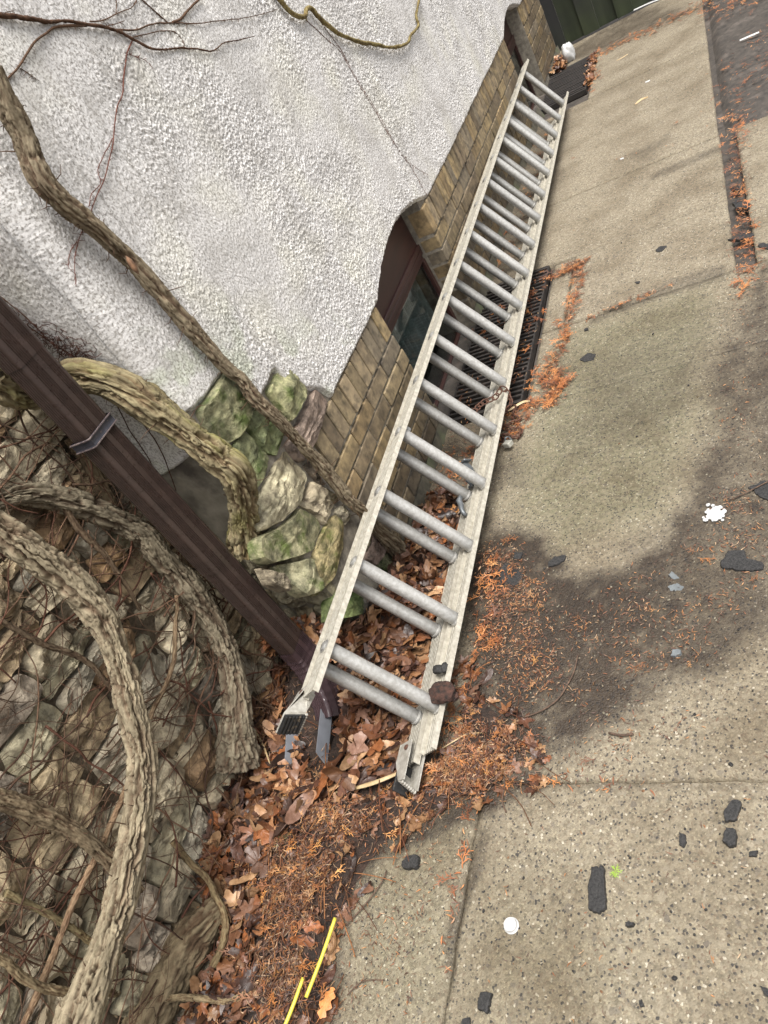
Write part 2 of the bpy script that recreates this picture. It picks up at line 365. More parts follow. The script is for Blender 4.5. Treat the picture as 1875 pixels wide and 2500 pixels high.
def bumps(P2): return .003 * (fbm(np.c_[P2 * 6, np.zeros(len(P2))], 3, 3) - .5) + .0016 * (fbm(np.c_[P2 * 160, np.zeros(len(P2))], 2, 4) - .5)
def slab(x0, x1, y0, y1, dz=0.0, res=.012, shift=0.0, soft=''):
    xs = [x0]
    while xs[-1] < min(x1, 1.9): xs.append(xs[-1] + res)
    while xs[-1] < x1: xs.append(xs[-1] + .15)
    xs = np.array(xs); xs = xs * 1.0; xs = x0 + (xs - x0) * (x1 - x0) / (xs[-1] - x0) if xs[-1] < 1.91 else np.minimum(xs, x1)
    ys = [y0]
    while ys[-1] < y1: ys.append(ys[-1] + (.2 if ys[-1] < .1 else res * max(1, ys[-1] / 2.2)))
    ys = np.array(ys); ys[-1] = y1
    X, Y = np.meshgrid(xs, ys, indexing='ij'); P2 = np.c_[X.ravel(), Y.ravel()]
    wet, mo = stain(P2)
    far_ = P2[:, 0] * 0 + 9; D4 = [far_ if 'l' in soft else P2[:, 0] - x0, far_ if 'r' in soft else x1 - P2[:, 0], far_ if 'n' in soft else P2[:, 1] - y0, far_ if 'f' in soft else y1 - P2[:, 1]]
    d = np.minimum(np.minimum(D4[0], D4[1]), np.minimum(D4[2], D4[3]))
    z = dz + bumps(P2) - .004 * sm(.009, 0, d)
    e = sm(.02, 0, d) * .008; en = fbm(np.c_[P2 * 30, np.zeros(len(P2))], 3, 77) - .5
    
    P = P2.copy(); P[:, 0] += np.where(np.minimum(D4[0], D4[1]) < .02, en * .007, 0); P[:, 1] += np.where(np.minimum(D4[2], D4[3]) < .02, en * .007, 0)
    P[:, 0] += shift * (P[:, 1] - y0)
    nx, ny = len(xs), len(ys); V = np.c_[P, z]; mb = MB(); mb.add(V, grid(nx, ny), np.c_[wet, mo, z * 0])
    idx = np.arange(nx * ny).reshape(nx, ny)
    ring = np.concatenate([idx[:, 0], idx[-1, 1:], idx[-2::-1, -1], idx[0, -2:0:-1]]); W = V[ring].copy(); W[:, 2] = -.045; k = len(ring)
    n0 = mb.n; mb.add(W, np.zeros((0, 4), int), np.c_[wet, mo, z * 0][ring])
    mb.F.append(np.stack([ring, np.roll(ring, -1), np.roll(np.arange(k), -1) + n0, np.arange(k) + n0], 1)[:, ::-1])
    return tag(mb.build('driveway_slab', m_conc), kind='structure')
slab(.4695, 3.4, -1.6, .8965, 0, shift=0)
slab(-.42, .4655, -1.6, .8965, -.001)
slab(.0, 3.4, .903, 2.53, 0, soft='f')
slab(.384, 3.4, 2.5302, 3.07, 0, soft='n')
slab(.384, .480, 3.082, 3.70, .001)
slab(.492, 1.205, 3.082, 3.72, 0, soft='f')
slab(.0, 1.205, 3.7202, 4.49, 0, soft='n')
slab(.0, 1.20, 4.50, 6.12, .001)
slab(.39, 1.20, 6.13, 7.23, .002, soft='f'); slab(-.0, 1.20, 7.2302, 7.86, .002, soft='n')
slab(1.285, 3.4, 3.082, 4.49, .002)
# earth below and around the slabs, open where the two window wells are
xs = [-30, -.02, .36, 30]; ys = [-30, 2.56, 3.72, 6.35, 7.2, 30]; mb = MB()
for i in range(3):
    for j in range(5):
        if i == 1 and j in (1, 3): continue
        mb.add([[xs[i], ys[j], -.03], [xs[i + 1], ys[j], -.03], [xs[i + 1], ys[j + 1], -.03], [xs[i], ys[j + 1], -.03]], [[0, 1, 2, 3]])
tag(mb.build('ground', m_soil, smooth=False), kind='structure')
mb = MB()
for (a, b) in ((2.56, 3.72), (6.35, 7.2)):
    V, F = box((.17, (a + b) / 2, -.24), (.19, (b - a) / 2, .21)); mb.add(V, [f[::-1] for f in F.tolist() if not all(abs(V[i][2] + .03) < 1e-6 for i in f)])
tag(mb.build('window_well', m_dark, smooth=False), kind='structure')
# a strip of damp earth right of the far slabs
def patch(name, x0, x1, y0, y1, z0, amp, m, res=.03, sc=8):
    nx, ny = int((x1 - x0) / res) + 1, int((y1 - y0) / res) + 1
    X, Y = np.meshgrid(np.linspace(x0, x1, nx), np.linspace(y0, y1, ny), indexing='ij'); P = np.c_[X.ravel(), Y.ravel()]
    e = sm(0, .06, np.minimum(np.minimum(P[:, 0] - x0, x1 - P[:, 0]), np.minimum(P[:, 1] - y0, y1 - P[:, 1])))
    z = z0 + (amp * (fbm(np.c_[P * sc, P[:, 0] * 0], 5, 8))) * e - .03 * (1 - e)
    mb = MB(); mb.add(np.c_[P, z], grid(nx, ny)); return tag(mb.build(name, m), kind='structure')
patch('earth_strip', 1.215, 3.6, 4.5, 7.84, -.012, .03, m_soil)
patch('earth_strip', 1.212, 1.28, 3.09, 4.49, -.02, .012, m_soil, .01, 30)

# ---------------------------------------------------------------- house wall: stucco
house = empty('house_wall', (0, 1.38, 0), 'white stucco house wall with brick base, mossy corner stones and two low arched windows', 'house wall')
YC = 1.385
ZB = np.array([(YC, 1.03), (1.448, 1.012), (1.630, 1.004), (1.640, .885), (1.664, .862), (1.806, .868), (1.816, .79), (1.872, .762), (1.882, .728), (1.94, .685), (1.972, .626),
               (2.56, .622), *[(y, .621 + .098 * max(0, 1 - ((y - 3.07) / .485) ** 2) ** 1.1) for y in np.linspace(2.59, 3.55, 18)], (3.56, .620), (6.08, .615), *[(y, .614 + .085 * max(0, 1 - ((y - 6.53) / .43) ** 2) ** 1.1) for y in np.linspace(6.10, 6.96, 12)], (6.97, .613), (9, .612)])
ys = [YC]
while ys[-1] < 8.6: ys.append(ys[-1] + .00125 * max(1.9, math.hypot(ys[-1], 1.6)))
ys = np.array(ys); zs = [0.0]
while zs[-1] < 1.55: zs.append(zs[-1] + .0026)
while zs[-1] < 2.6: zs.append(zs[-1] + .1)
zs = np.array(zs); XR = .30
def stucco_h(a, z):                            # relief of the hand thrown stucco; a = running distance along the wall
    n = len(a); q = np.c_[a, z, np.zeros(n)]
    wv = np.c_[fbm(q * 30, 2, 61) - .5, fbm(q * 30 + 4, 2, 62) - .5, np.zeros(n)] * .012
    f = fbm((q + wv) * np.array([200, 180, 1]), 3, 5, .75); f2 = fbm((q + wv * .5) * np.array([120, 95, 1]), 2, 15, .6)
    rough = sm(.30, .62, fbm(q * 3.1, 3, 71)) * .65 + .35
    rough = rough * (1 - .6 * sm(.55, .1, a))
    dab = sm(.53, .60, f) * .0030 + sm(.56, .68, f2) * .0012
    pit = -sm(.40, .28, f2) * .0012
    return (dab + pit) * rough + (fbm(q * 5, 3, 81) - .5) * .010 + (fbm(q * 300, 2, 9) - .5) * .0012, dab * rough / .006
cor = np.linspace(-XR, -.045, 70)              # the return face, then the rounded corner
A = []; B_ = []
for x in cor: A.append((x, YC, x - .0)); B_.append((0, -1))
for t in np.linspace(0, math.pi / 2, 14)[1:]: A.append((-.045 + .045 * math.sin(t), YC + .045 - .045 * math.cos(t), -.045 + .06 * t / 1.571)); B_.append((math.sin(t), -math.cos(t)))
for y in ys[ys > YC + .047]: A.append((0, y, y - YC)); B_.append((1, 0))
A = np.array(A); B_ = np.array(B_); na = len(A); nz_ = len(zs)
zb = np.interp(A[:, 1], ZB[:, 0], ZB[:, 1]); ret = A[:, 1] <= YC + 1e-6; zb[ret] = .925 - .24 * np.clip(-A[ret, 0], 0, .3)
zb = zb + (fbm(np.c_[A[:, 2] * 45, A[:, 2] * 0, A[:, 2] * 0], 3, 91) - .5) * np.where(A[:, 1] < 2, .014, .007)
ZT = 2.6; ZZ = np.minimum(zb[:, None] + zs[None, :], ZT + 0 * zb[:, None])
AA = np.repeat(A[:, 2][:, None], nz_, 1); h, dab = stucco_h(AA.ravel(), ZZ.ravel()); h = h.reshape(na, nz_); dab = dab.reshape(na, nz_)
lip = sm(.022, 0, ZZ - zb[:, None]); h = h + .012 - .018 * lip ** 2
V = np.stack([A[:, 0][:, None] + B_[:, 0][:, None] * h, A[:, 1][:, None] + B_[:, 1][:, None] * h, ZZ], 2)
low = V[:, :1, :].copy(); low[..., 0] -= B_[:, 0][:, None] * .05; low[..., 1] -= B_[:, 1][:, None] * .05
V = np.concatenate([low, V], 1); dab = np.concatenate([dab[:, :1], dab], 1)
dirt = fbm(np.stack([AA, ZZ, ZZ * 0], 2).reshape(-1, 3) * 6, 4, 99).reshape(na, nz_); dirt = np.concatenate([dirt[:, :1], dirt], 1)
grn = sm(.50, .72, fbm(np.stack([AA, ZZ, ZZ * 0], 2).reshape(-1, 3) * 9, 4, 199)).reshape(na, nz_) * sm(.35, .05, ZZ - zb[:, None]) * (A[:, 1] < 2.4)[:, None]; grn = np.concatenate([grn[:, :1], grn], 1)
tone = .80 + .22 * np.clip(dab, 0, 1) + .12 * (dirt - .5)
warm = np.stack([tone, tone * (.995 - .0 * dirt), tone * (.99 - .05 * (dirt > .5) * (dirt - .5) * 4)], 2)
warm = warm * (1 - grn[..., None] * np.array([.16, .10, .24]))
mb = MB(); mb.add(V.reshape(-1, 3), grid(na, nz_ + 1), warm.reshape(-1, 3)); mb.build('stucco', m_stucco, house)
# backing behind stones and bricks
mb = MB()
for (a, b, c, d, x) in ((YC + .002, 2.575, -.1, 1.1, -.008), (3.43, 6.12, -.1, .66, -.008), (6.90, 8.6, -.1, .66, -.008)):
    V, F = box((x - .12, (a + b) / 2, (c + d) / 2), (.12, (b - a) / 2, (d - c) / 2)); mb.add(V, F)
V, F = box((-.19, YC + .06, .5), (.185, .055, .53)); mb.add(V, F)
mb.build('mortar', m_mortar, house, smooth=False)
# footing
mb = MB()
for (a, b) in ((1.46, 2.56), (3.42, 6.33), (7.2, 8.6)):
    nx, ny = 6, int((b - a) / .02); X, Y = np.meshgrid(np.linspace(0, 1, nx), np.linspace(a, b, ny), indexing='ij')
    P = np.c_[np.full(nx * ny, .0), Y.ravel(), .052 - .10 * X.ravel()]; P[:, 0] = .004 + .03 * X.ravel() + .012 * (fbm(P * 12, 3, 5) - .5); mb.add(P, grid(nx, ny)[:, ::-1])
mb.build('footing', M_('old concrete footing', (.11, .098, .07), (.05, .045, .033), sc=25, rough=.9, bump=.5, bsc=120, bd=.004, C=(.10, .12, .06), csc=7, cth=(.5, .7)), house)
# bricks
mb = MB()
def brick(y0, y1, z0, z1, xf, depth=.09):
    t = random.choice([(1.1, 1.05, 1), (1, .95, .85), (.85, .8, .75), (1.2, 1.1, .9), (.75, .7, .68), (1.05, .93, .75), (.9, .9, .95)]); k = random.uniform(.8, 1.15)
    c = ((xf - depth / 2), (y0 + y1) / 2, (z0 + z1) / 2); h = (depth / 2, (y1 - y0) / 2 - .0045, (z1 - z0) / 2 - .0045)
    a = random.uniform(-.012, .012); ax = np.array([[math.cos(a), math.sin(a), 0], [-math.sin(a), math.cos(a), 0], [0, 0, 1]])
    V, F = box(c, h, ax, .0035); V[:, 0] += random.uniform(-.003, .003)
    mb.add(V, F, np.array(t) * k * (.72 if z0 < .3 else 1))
def run(a, b, p, z0, z1, xf, off=0):
    y = a - off * p
    while y < b - .01:
        q = y + p * random.uniform(.97, 1.03); s, e = max(y, a), min(q, b)
        if e - s > .02: brick(s, e, z0, z1, xf)
        y = q
for (a, b) in ((1.752, 2.585), (3.425, 6.12), (6.91, 7.84)):
    run(a, b, .0745, .490, .628, .006)
    for k in range(6):
        zt = .486 - k * .0735; run(a, b, .207, zt - .0735, zt, 0, (k % 2) * .5)
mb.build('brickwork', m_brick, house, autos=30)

# ---------------------------------------------------------------- stones
def stone(mb, poly, thick, seed, nrm=(1, 0, 0), col=(1, 1, 1), K=13, NB=54, strata=.004, rough=.008, back=.03, ang=0, edge=.10):
    poly = np.asarray(poly, float); nrm = np.asarray(nrm, float); c = poly.mean(0); n = len(poly)
    seg = np.linalg.norm(np.roll(poly, -1, 0) - poly, axis=1); cum = np.concatenate([[0], np.cumsum(seg)]); t = np.linspace(0, cum[-1], NB, endpoint=False)
    Pc = np.vstack([poly, poly[:1]]); B = np.stack([np.interp(t, cum, Pc[:, k]) for k in range(3)], 1)
    B = .5 * B + .25 * (np.roll(B, 1, 0) + np.roll(B, -1, 0))
    size = seg.sum() / 4; B = c + (B - c) * (1 + (fbm(B * (.9 / size) * 6, 3, seed) - .5)[:, None] * edge)
    rr = np.concatenate([[0], np.linspace(.12, .90, K - 4), [.95, .985, 1.0]]); 
    P = c + rr[:, None, None] * (B - c)[None]; P = P.reshape(-1, 3); r = np.repeat(rr, NB)
    s = 1 / size; e1 = np.cross(nrm, [0, 0, 1.0]); 
    la = P @ e1; lz = P[:, 2]; ca, sa = math.cos(ang), math.sin(ang); la, lz = la * ca + lz * sa, -la * sa + lz * ca
    lo = fbm(np.c_[la * s * 1.1, lz * s * 1.3, la * 0 + seed], 2, seed) - .5
    w = (fbm(np.c_[la * s * 3, lz * s * 3, la * 0 + seed], 3, seed + 1) - .5)
    st = ridge(np.c_[la * s * 1.2, lz * 55 + w * 2.2, la * 0 + seed], 2, seed + 2)
    cell = np.floor((fbm(np.c_[la * s * 2.2 + seed, lz * s * 2.6, la * 0], 2, seed + 6)) * 7) / 7
    hi = fbm(np.c_[la * 130, lz * 130, la * 0 + seed], 3, seed + 3) - .5
    prof = np.sqrt(np.clip(1 - r ** 9, 0, 1))
    rs = np.random.default_rng(seed * 13 + 7); fac = np.full(len(P), 1e9)
    for q in range(6):
        aa = q * 1.05 + rs.uniform(-.4, .4); sl_ = rs.uniform(.10, .55); of = rs.uniform(.15, .75)
        fac = np.minimum(fac, thick * (1.0 - sl_ * 2.2 * np.maximum(0, ((la - la[0]) * math.cos(aa) + (lz - lz[0]) * math.sin(aa)) * 2 * s - of * .8)) + rs.uniform(-.1, .1) * thick)
    stp = np.floor(lz * (26 if size < .3 else 18) + w * 3.0); stpn = hsh(stp.astype(np.int64), (stp * 0).astype(np.int64) + seed, (stp * 0).astype(np.int64), seed) - .5
    H = fac * np.where(r < .985, 1, prof) * np.clip(prof * 3.2, 0, 1) + (stpn * strata * 1.3 + lo * rough * 3 + (cell - .5) * rough * 3 + strata * (st - .5) * 1.6 + hi * .004) * np.minimum(prof * 1.4, 1) - back * (r >= .999)
    P = P + H[:, None] * nrm + 0 * P
    P[:NB] = P[:NB].mean(0)
    i = np.arange(len(rr) - 1)[:, None] * NB; j = np.arange(NB)[None]; j2 = (j + 1) % NB
    F = np.stack([(i + j).ravel(), (i + NB + j).ravel(), (i + NB + j2).ravel(), (i + j2).ravel()], 1)
    a = np.cross(P[F[NB * 5, 1]] - P[F[NB * 5, 0]], P[F[NB * 5, 2]] - P[F[NB * 5, 0]])
    if a @ nrm < 0: F = F[:, ::-1]
    q = fbm(P * 14, 3, seed + 8)[:, None] - .5
    q2 = fbm(P * 55, 3, seed + 18)[:, None] - .5; mb.add(P, F, np.clip(np.array(col) * (1 + q * 1.1 + q2 * .9), .05, 3))
def W5(pts, x=.0): return [U(a, b, 0, x) for a, b in Z(450, 800, 2.765, pts)]
def W8(pts, x=.0): return [U(a, b, 0, x) for a, b in Z(550, 1000, 3.687, pts)]
def W9(pts, x=.0): return [U(a, b, 0, x) for a, b in Z(800, 1000, 4.423, pts)]
gr = (.75, .95, .6); pale = (1.5, 1.5, 1.35)
mbm = MB(); mbs = MB()
stone(mbm, W5([(262, 285), (130, 480), (78, 570), (130, 680), (230, 800), (318, 785), (390, 690), (452, 550), (440, 420), (330, 330)]), .034, 1, col=(1, 1.0, .8))
stone(mbm, W5([(640, 275), (722, 285), (815, 432), (740, 570), (700, 650), (640, 560), (548, 432)]), .034, 2, col=(1.05, 1.05, .8))
stone(mbm, W5([(440, 570), (520, 520), (645, 620), (672, 740), (620, 865), (560, 850), (490, 760), (400, 665)]), .016, 3, col=(.7, .8, .55))
stone(mbm, W5([(390, 685), (470, 765), (565, 880), (505, 1060), (470, 1100), (400, 950), (320, 800)]), .014, 4, col=(.65, .7, .5))
stone(mbs, W5([(870, 412), (972, 490), (872, 765), (800, 905), (760, 915), (680, 800), (820, 520)]), .016, 5, col=(.78, .66, .66), strata=.006, rough=.003)
stone(mbs, W5([(690, 822), (750, 900), (825, 990), (765, 1180), (700, 1250), (640, 1320), (520, 1375), (480, 1350), (495, 1130), (600, 930)]), .026, 6, col=(1.25, 1.25, 1.05), strata=.006)
stone(mbs, W5([(850, 1035), (930, 1088), (1012, 1200), (940, 1342), (895, 1270), (775, 1195)]), .024, 7, col=(1.45, 1.38, 1.2), strata=.009)
stone(mbm, W5([(760, 1212), (900, 1285), (922, 1360), (875, 1505), (720, 1560), (560, 1605), (490, 1560), (480, 1420), (620, 1360), (715, 1275)]), .024, 8, col=(1.25, 1.2, 1.0), rough=.006)
stone(mbm, W5([(1015, 1250), (1075, 1330), (1080, 1480), (990, 1700), (900, 1820), (850, 1690), (860, 1545), (930, 1365)]), .026, 9, col=(1.3, 1.1, .8))
stone(mbm, W8([(468, 1402), (760, 1335), (855, 1500), (885, 1560), (835, 1640), (700, 1695), (600, 1610)]), .022, 10, col=(1.3, 1.25, 1.1))
stone(mbs, W8([(1002, 880), (1060, 858), (1130, 930), (1080, 1050), (990, 930)]), .018, 11, col=(1.0, 1, .9))
stone(mbm, [U(a, b, 0, .0) for a, b in Z(600, 1400, 2.765, [(560, 330), (740, 285), (815, 245), (780, 120), (650, 70), (560, 190)])], .03, 12, col=(.6, .75, .4))
stone(mbs, W8([(330, 1420), (480, 1480), (592, 1610), (560, 1645), (400, 1570)]), .02, 13, col=(.8, .75, .65))
stone(mbs, W5([(808, 935), (850, 895), (958, 1060), (925, 1078)]), .01, 14, col=(.45, .4, .36))
stone(mbs, W5([(945, 1092), (975, 1082), (1050, 1165), (1020, 1192)]), .01, 15, col=(.6, .55, .4))
stone(mbs, W9([(440, 1300), (560, 1395), (605, 1450), (520, 1650), (470, 1705), (345, 1620)]), .018, 16, col=(.55, .45, .46), strata=.006)
stone(mbm, W9([(600, 1470), (765, 1560), (740, 1700), (680, 1810), (515, 1700)]), .02, 17, col=(.7, .7, .55))
stone(mbs, W9([(350, 1270), (432, 1310), (345, 1600), (280, 1560)]), .018, 18, col=(.9, .9, .7))
zz = .04; kk = 0
while zz < .52:
    hh = random.uniform(.07, .12); xx = -.33
    while xx < -.02:
        ww = random.uniform(.08, .16); x2 = min(xx + ww, .004); pts = [(xx + .005, YC - .002, zz + .005), (x2 - .005, YC - .002, zz + random.uniform(.0, .012)), (x2 - .006, YC - .002, zz + hh - .006), (xx + .006, YC - .002, zz + hh - random.uniform(.0, .012))]
        if x2 - xx > .04: stone(mbs, pts, .025, 300 + kk, nrm=(0, -1, 0), col=np.array(random.choice([(.8, .8, .65), (1.1, 1.1, .95), (.7, .65, .5)])), NB=40, K=12); kk += 1
        xx = x2 + .001
    zz += hh
mbm.build('corner_stones_mossy', m_mossstone, house, autos=32)['label'] = 'green mossy corner stones'
mbs.build('corner_stones_pale', m_stone, house, autos=32)['label'] = 'pale and purple corner stones'
# footing block under the return face (smooth rendered concrete)
mb = MB(); nx, ny = 30, 50; X, Y = np.meshgrid(np.linspace(-.34, -.0, nx), np.linspace(-.05, .96, ny), indexing='ij')
P = np.c_[X.ravel(), YC - .004 + .012 * (fbm(np.c_[X.ravel() * 9, Y.ravel() * 9, X.ravel() * 0], 3, 3) - .5), Y.ravel()]; mb.add(P, grid(nx, ny)[:, :])
mb.build('return_render', M_('stained cement render', (.27, .245, .19), (.13, .115, .085), sc=12, rough=.85, bump=.3, bsc=120, C=(.06, .05, .04), csc=7, cth=(.52, .7)), house)

# the recessed rubble stone wall
rub = empty('rubble_wall', (-.38, .3, 0), 'rough rubble stone wall with deep dark joints behind the thick vines', 'stone wall')
XW = -.36; mb = MB(); z = -.04; k = 0
while z < 2.3:
    hh = random.uniform(.06, .125); y = -1.3 + random.uniform(-.1, 0)
    while y < 1.39:
        ww = random.uniform(.10, .28) * (1.1 if hh > .09 else .9); y1 = min(y + ww, 1.41); g_ = .0035
        split = random.random() < .3 and hh > .10
        for (za, zc) in (((z, z + hh * .48), (z + hh * .52, z + hh)) if split else ((z, z + hh),)):
            j = lambda s=.014: random.uniform(-s, s)
            X0 = XW + random.uniform(-.010, .014)
            pts = [(y + g_, za + g_ + j(.008)), ((y + y1) / 2 + j(), za + g_ + j(.008)), (y1 - g_ + j(.010), za + g_ + j(.008)), (y1 - g_ + j(.012), (za + zc) / 2), (y1 - g_ + j(.012), zc - g_ + j(.008)), ((y + y1) / 2 + j(), zc - g_ + j(.008)), (y + g_ + j(.012), zc - g_ + j(.008)), (y + g_ + j(.01), (za + zc) / 2)]
            if y1 - y > .04:
                t = random.choice([(1.25, 1.2, 1.05), (1.1, 1.1, 1.05), (1.3, 1.15, .9), (.85, .72, .55), (1.0, 1.0, .85), (.8, .75, .72), (1.45, 1.4, 1.25), (.95, .7, .48), (1.0, 1.0, .85), (1.2, 1.15, 1.0)])
                stone(mb, [(X0, a, b) for a, b in pts], random.uniform(.026, .042), 100 + k, col=np.array(t) * random.uniform(.95, 1.5), NB=44, K=12, strata=random.choice([.003, .006, .011]), rough=random.uniform(.007, .014), back=.05, ang=random.uniform(-.15, .15)); k += 1
        y = y1
    z += hh
mb.build('stones', m_stone, rub, autos=32)
nx, ny = 170, 150; X, Y = np.meshgrid(np.linspace(-1.35, 1.40, nx), np.linspace(-.06, 2.3, ny), indexing='ij'); q = np.c_[X.ravel(), Y.ravel(), X.ravel() * 0]
mb = MB(); mb.add(np.c_[XW - .004 + .022 * (fbm(q * 28, 4, 5) - .5), q[:, 0], q[:, 1]], grid(nx, ny)); mb.build('packed_mortar', M_('dirty packed mortar', (.12, .095, .065), (.045, .034, .024), sc=40, rough=1, bump=1, bsc=110, bd=.006, spec=.2), rub)
mb = MB(); V, F = box((XW - .16, .05, 1.1), (.13, 1.38, 1.25)); mb.add(V, F); mb.build('joint_earth', m_dark, rub, smooth=False)

# ---------------------------------------------------------------- windows (parts of the house)
def window(y0, y1, zt, zbm):
    yc = (y0 + y1) / 2; mb = MB()
    def bx(a, b, c, d, x, t): V, F = box((x, (a + b) / 2, (c + d) / 2), (t, (b - a) / 2, (d - c) / 2), None, .002); mb.add(V, F)
    bx(y0 - .02, y1 + .02, .455, .78, -.125, .018)        # boarded head under the arch
    bx(y0 - .015, y1 + .015, .452, .475, -.104, .008); bx(y0 - .015, y1 + .015, .425, .449, -.108, .010); bx(y0, y1, .400, .422, -.114, .010)
    bx(y0 - .012, y0 + .018, -.05, .399, -.115, .012); bx(y1 - .018, y1 + .012, -.05, .399, -.115, .012); bx(y0 + .019, y1 - .019, -.05, -.02, -.115, .012)
    f = mb.build('window', m_frame, house, autos=30)
    mb = MB(); V, F = box((-.122, yc, .19), (.002, (y1 - y0) / 2 - .02, .208)); mb.add(V, F)
    mb.build('pane', m_glass, f, smooth=False)
    n = 160; Y = np.linspace(y0 - .05, y1 + .05, n); X = -.19 + .012 * np.sin(Y * 95 + 2 * np.sin(Y * 23)); mb = MB()
    P = np.concatenate([np.c_[X, Y, np.full(n, z)] for z in (.45, .07)]).reshape(2, n, 3).reshape(-1, 3); mb.add(P, grid(2, n)); mb.build('curtain', m_curt, f)
    mb = MB(); V, F = box((-.42, yc, .2), (.27, (y1 - y0) / 2 + .08, .40)); mb.add(V, [g for g in F.tolist() if not all(abs(V[i][0] + .15) < 1e-6 for i in g)]); mb.build('reveal', m_room, f, smooth=False)
window(2.59, 3.42, .72, .03); window(6.13, 6.90, .70, .03)

# ---------------------------------------------------------------- grates over the window wells
def grate(y0, y1, n, label):
    g_ = empty('well_grate', (.18, y0, 0), label, 'grate', 'iron grates over the window wells'); mb = MB()
    for k in range(n):
        y = y0 + .012 + (y1 - y0 - .024) * k / (n - 1); V, F = box((.18, y, -.006), (.172, .0062, .016), rotm(0, random.gauss(0, .004), random.gauss(0, .006)), .0015); V[:, 2] += random.uniform(-.002, .001); mb.add(V, F)
    mb.build('bars', m_iron, g_, smooth=False); mb = MB()
    for x in (.006, .354): V, F = box((x, (y0 + y1) / 2, -.008), (.004, (y1 - y0) / 2, .018), None, .001); mb.add(V, F)
    for y in (y0, y1): V, F = box((.18, y, -.008), (.168, .004, .018), None, .001); mb.add(V, F)
    mb.build('rim', m_iron, g_, smooth=False)
grate(2.572, 3.708, 33, 'long dark iron grate beneath the ladder at the nearer window'); grate(6.362, 7.19, 22, 'small dark iron grate beside the fence at the farther window')

# ---------------------------------------------------------------- fence
fe = empty('board_fence', (1, 7.9, 0), 'dark wet board fence with green algae closing the passage', 'fence'); x = -.05; k = 0
while x < 3.6:
    wd = .135; fr = k % 2 == 0; yy = 7.885 if fr else 7.91; nzb = 40
    mb = MB(); zs2 = np.linspace(.012, 1.8, nzb); ring = []
    for z in zs2:
        for (a, b) in ((-1, -1), (1, -1), (1, 1), (-1, 1)): ring.append((x + wd / 2 + a * (wd / 2 + (.012 if not fr else 0)), yy + b * .010, z))
    P = np.array(ring); i = np.arange(nzb - 1)[:, None] * 4; j = np.arange(4)[None]; F = np.stack([(i + j).ravel(), (i + (j + 1) % 4).ravel(), (i + 4 + (j + 1) % 4).ravel(), (i + 4 + j).ravel()], 1)
    al = sm(.55, .05, P[:, 2] + .5 * (fbm(P * 9, 3, k) - .5)) * (.2 if k == 0 else 1); mb.add(P, F, np.c_[1 + al * .8, 1 + al * 1.3, 1 + al * .0]); mb.F.append([[0, 1, 2, 3][::-1], [4 * nzb - 4 + q for q in range(4)]])
    mb.build('board', m_fence, fe, smooth=False); x += wd + .012; k += 1
for z in (.5, 1.5):
    mb = MB(); V, F = box((1.75, 7.945, z), (1.8, .02, .04)); mb.add(V, F); mb.build('rail', m_fence, fe, smooth=False)

# ---------------------------------------------------------------- ladder
lad = empty('extension_ladder', (.33, 1.08, .0), 'long weathered aluminium extension ladder lying on its side against the wall', 'ladder')
uh = np.array([-.502, 0, .865]); uh /= np.linalg.norm(uh); nh = np.array([uh[2], 0, -uh[0]]); LW = .375; YS = .3048
def LP(u, n, y): return np.array([.328 - .0157 * (y - 1.08), y, .077]) + np.outer(u, uh)[0] + nh * n if np.ndim(u) == 0 else None
def Lp(u, n, y): return np.array([.334 - .0169 * (y - 1.08), y, .077]) + u * uh + n * nh
def rail(u0, s, n0, y0, y1):                   # s = +1: flanges towards +u
    pr = []; dk = set()                        # closed profile in (u, n); dk = groove floors and ridge feet, tinted darker so the grooves show
    hw, fl, t = (.031, .0165, .0028) if n0 > 0 else (.030, .020, .0028)
    pr.append((0, -hw)); 
    for q in np.linspace(-.020, .020, 5):      # outer face with extruded grooves
        dk.update((len(pr) + 1, len(pr) + 2)); pr += [(0, q - .0034), (.0024, q - .0026), (.0024, q + .0026), (0, q + .0034)]
    pr += [(0, hw), (fl, hw), (fl, hw - t), (t, hw - t)]
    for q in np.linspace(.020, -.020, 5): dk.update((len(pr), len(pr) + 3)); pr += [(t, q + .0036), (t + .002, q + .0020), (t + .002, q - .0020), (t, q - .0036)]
    pr += [(t, -hw + t), (fl, -hw + t), (fl, -hw)]
    Y = np.linspace(y0, y1, 30); P = []
    for y in Y:
        for (a, b) in pr: P.append(Lp(u0 + s * a, n0 + b, y))
    n = len(pr); i = np.arange(len(Y) - 1)[:, None] * n; j = np.arange(n)[None]
    F = np.stack([(i + j).ravel(), (i + (j + 1) % n).ravel(), (i + n + (j + 1) % n).ravel(), (i + n + j).ravel()], 1)
    if s < 0: F = F[:, ::-1]
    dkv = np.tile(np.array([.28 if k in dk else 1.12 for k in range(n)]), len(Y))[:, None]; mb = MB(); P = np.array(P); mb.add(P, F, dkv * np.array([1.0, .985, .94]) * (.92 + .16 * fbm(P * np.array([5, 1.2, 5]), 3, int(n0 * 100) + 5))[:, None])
    e = list(range(n)); mb.F.append([e[::-1] if s > 0 else e, [k + (len(Y) - 1) * n for k in (e if s > 0 else e[::-1])]])
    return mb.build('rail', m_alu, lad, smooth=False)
NB_ = -.068
FN = .010
rail(0, 1, FN, .945, 6.135); rail(LW, -1, FN, .935, 6.165)
rail(0.020, -1, NB_, .925, 5.80); rail(LW - .030, 1, NB_, .925, 5.80)
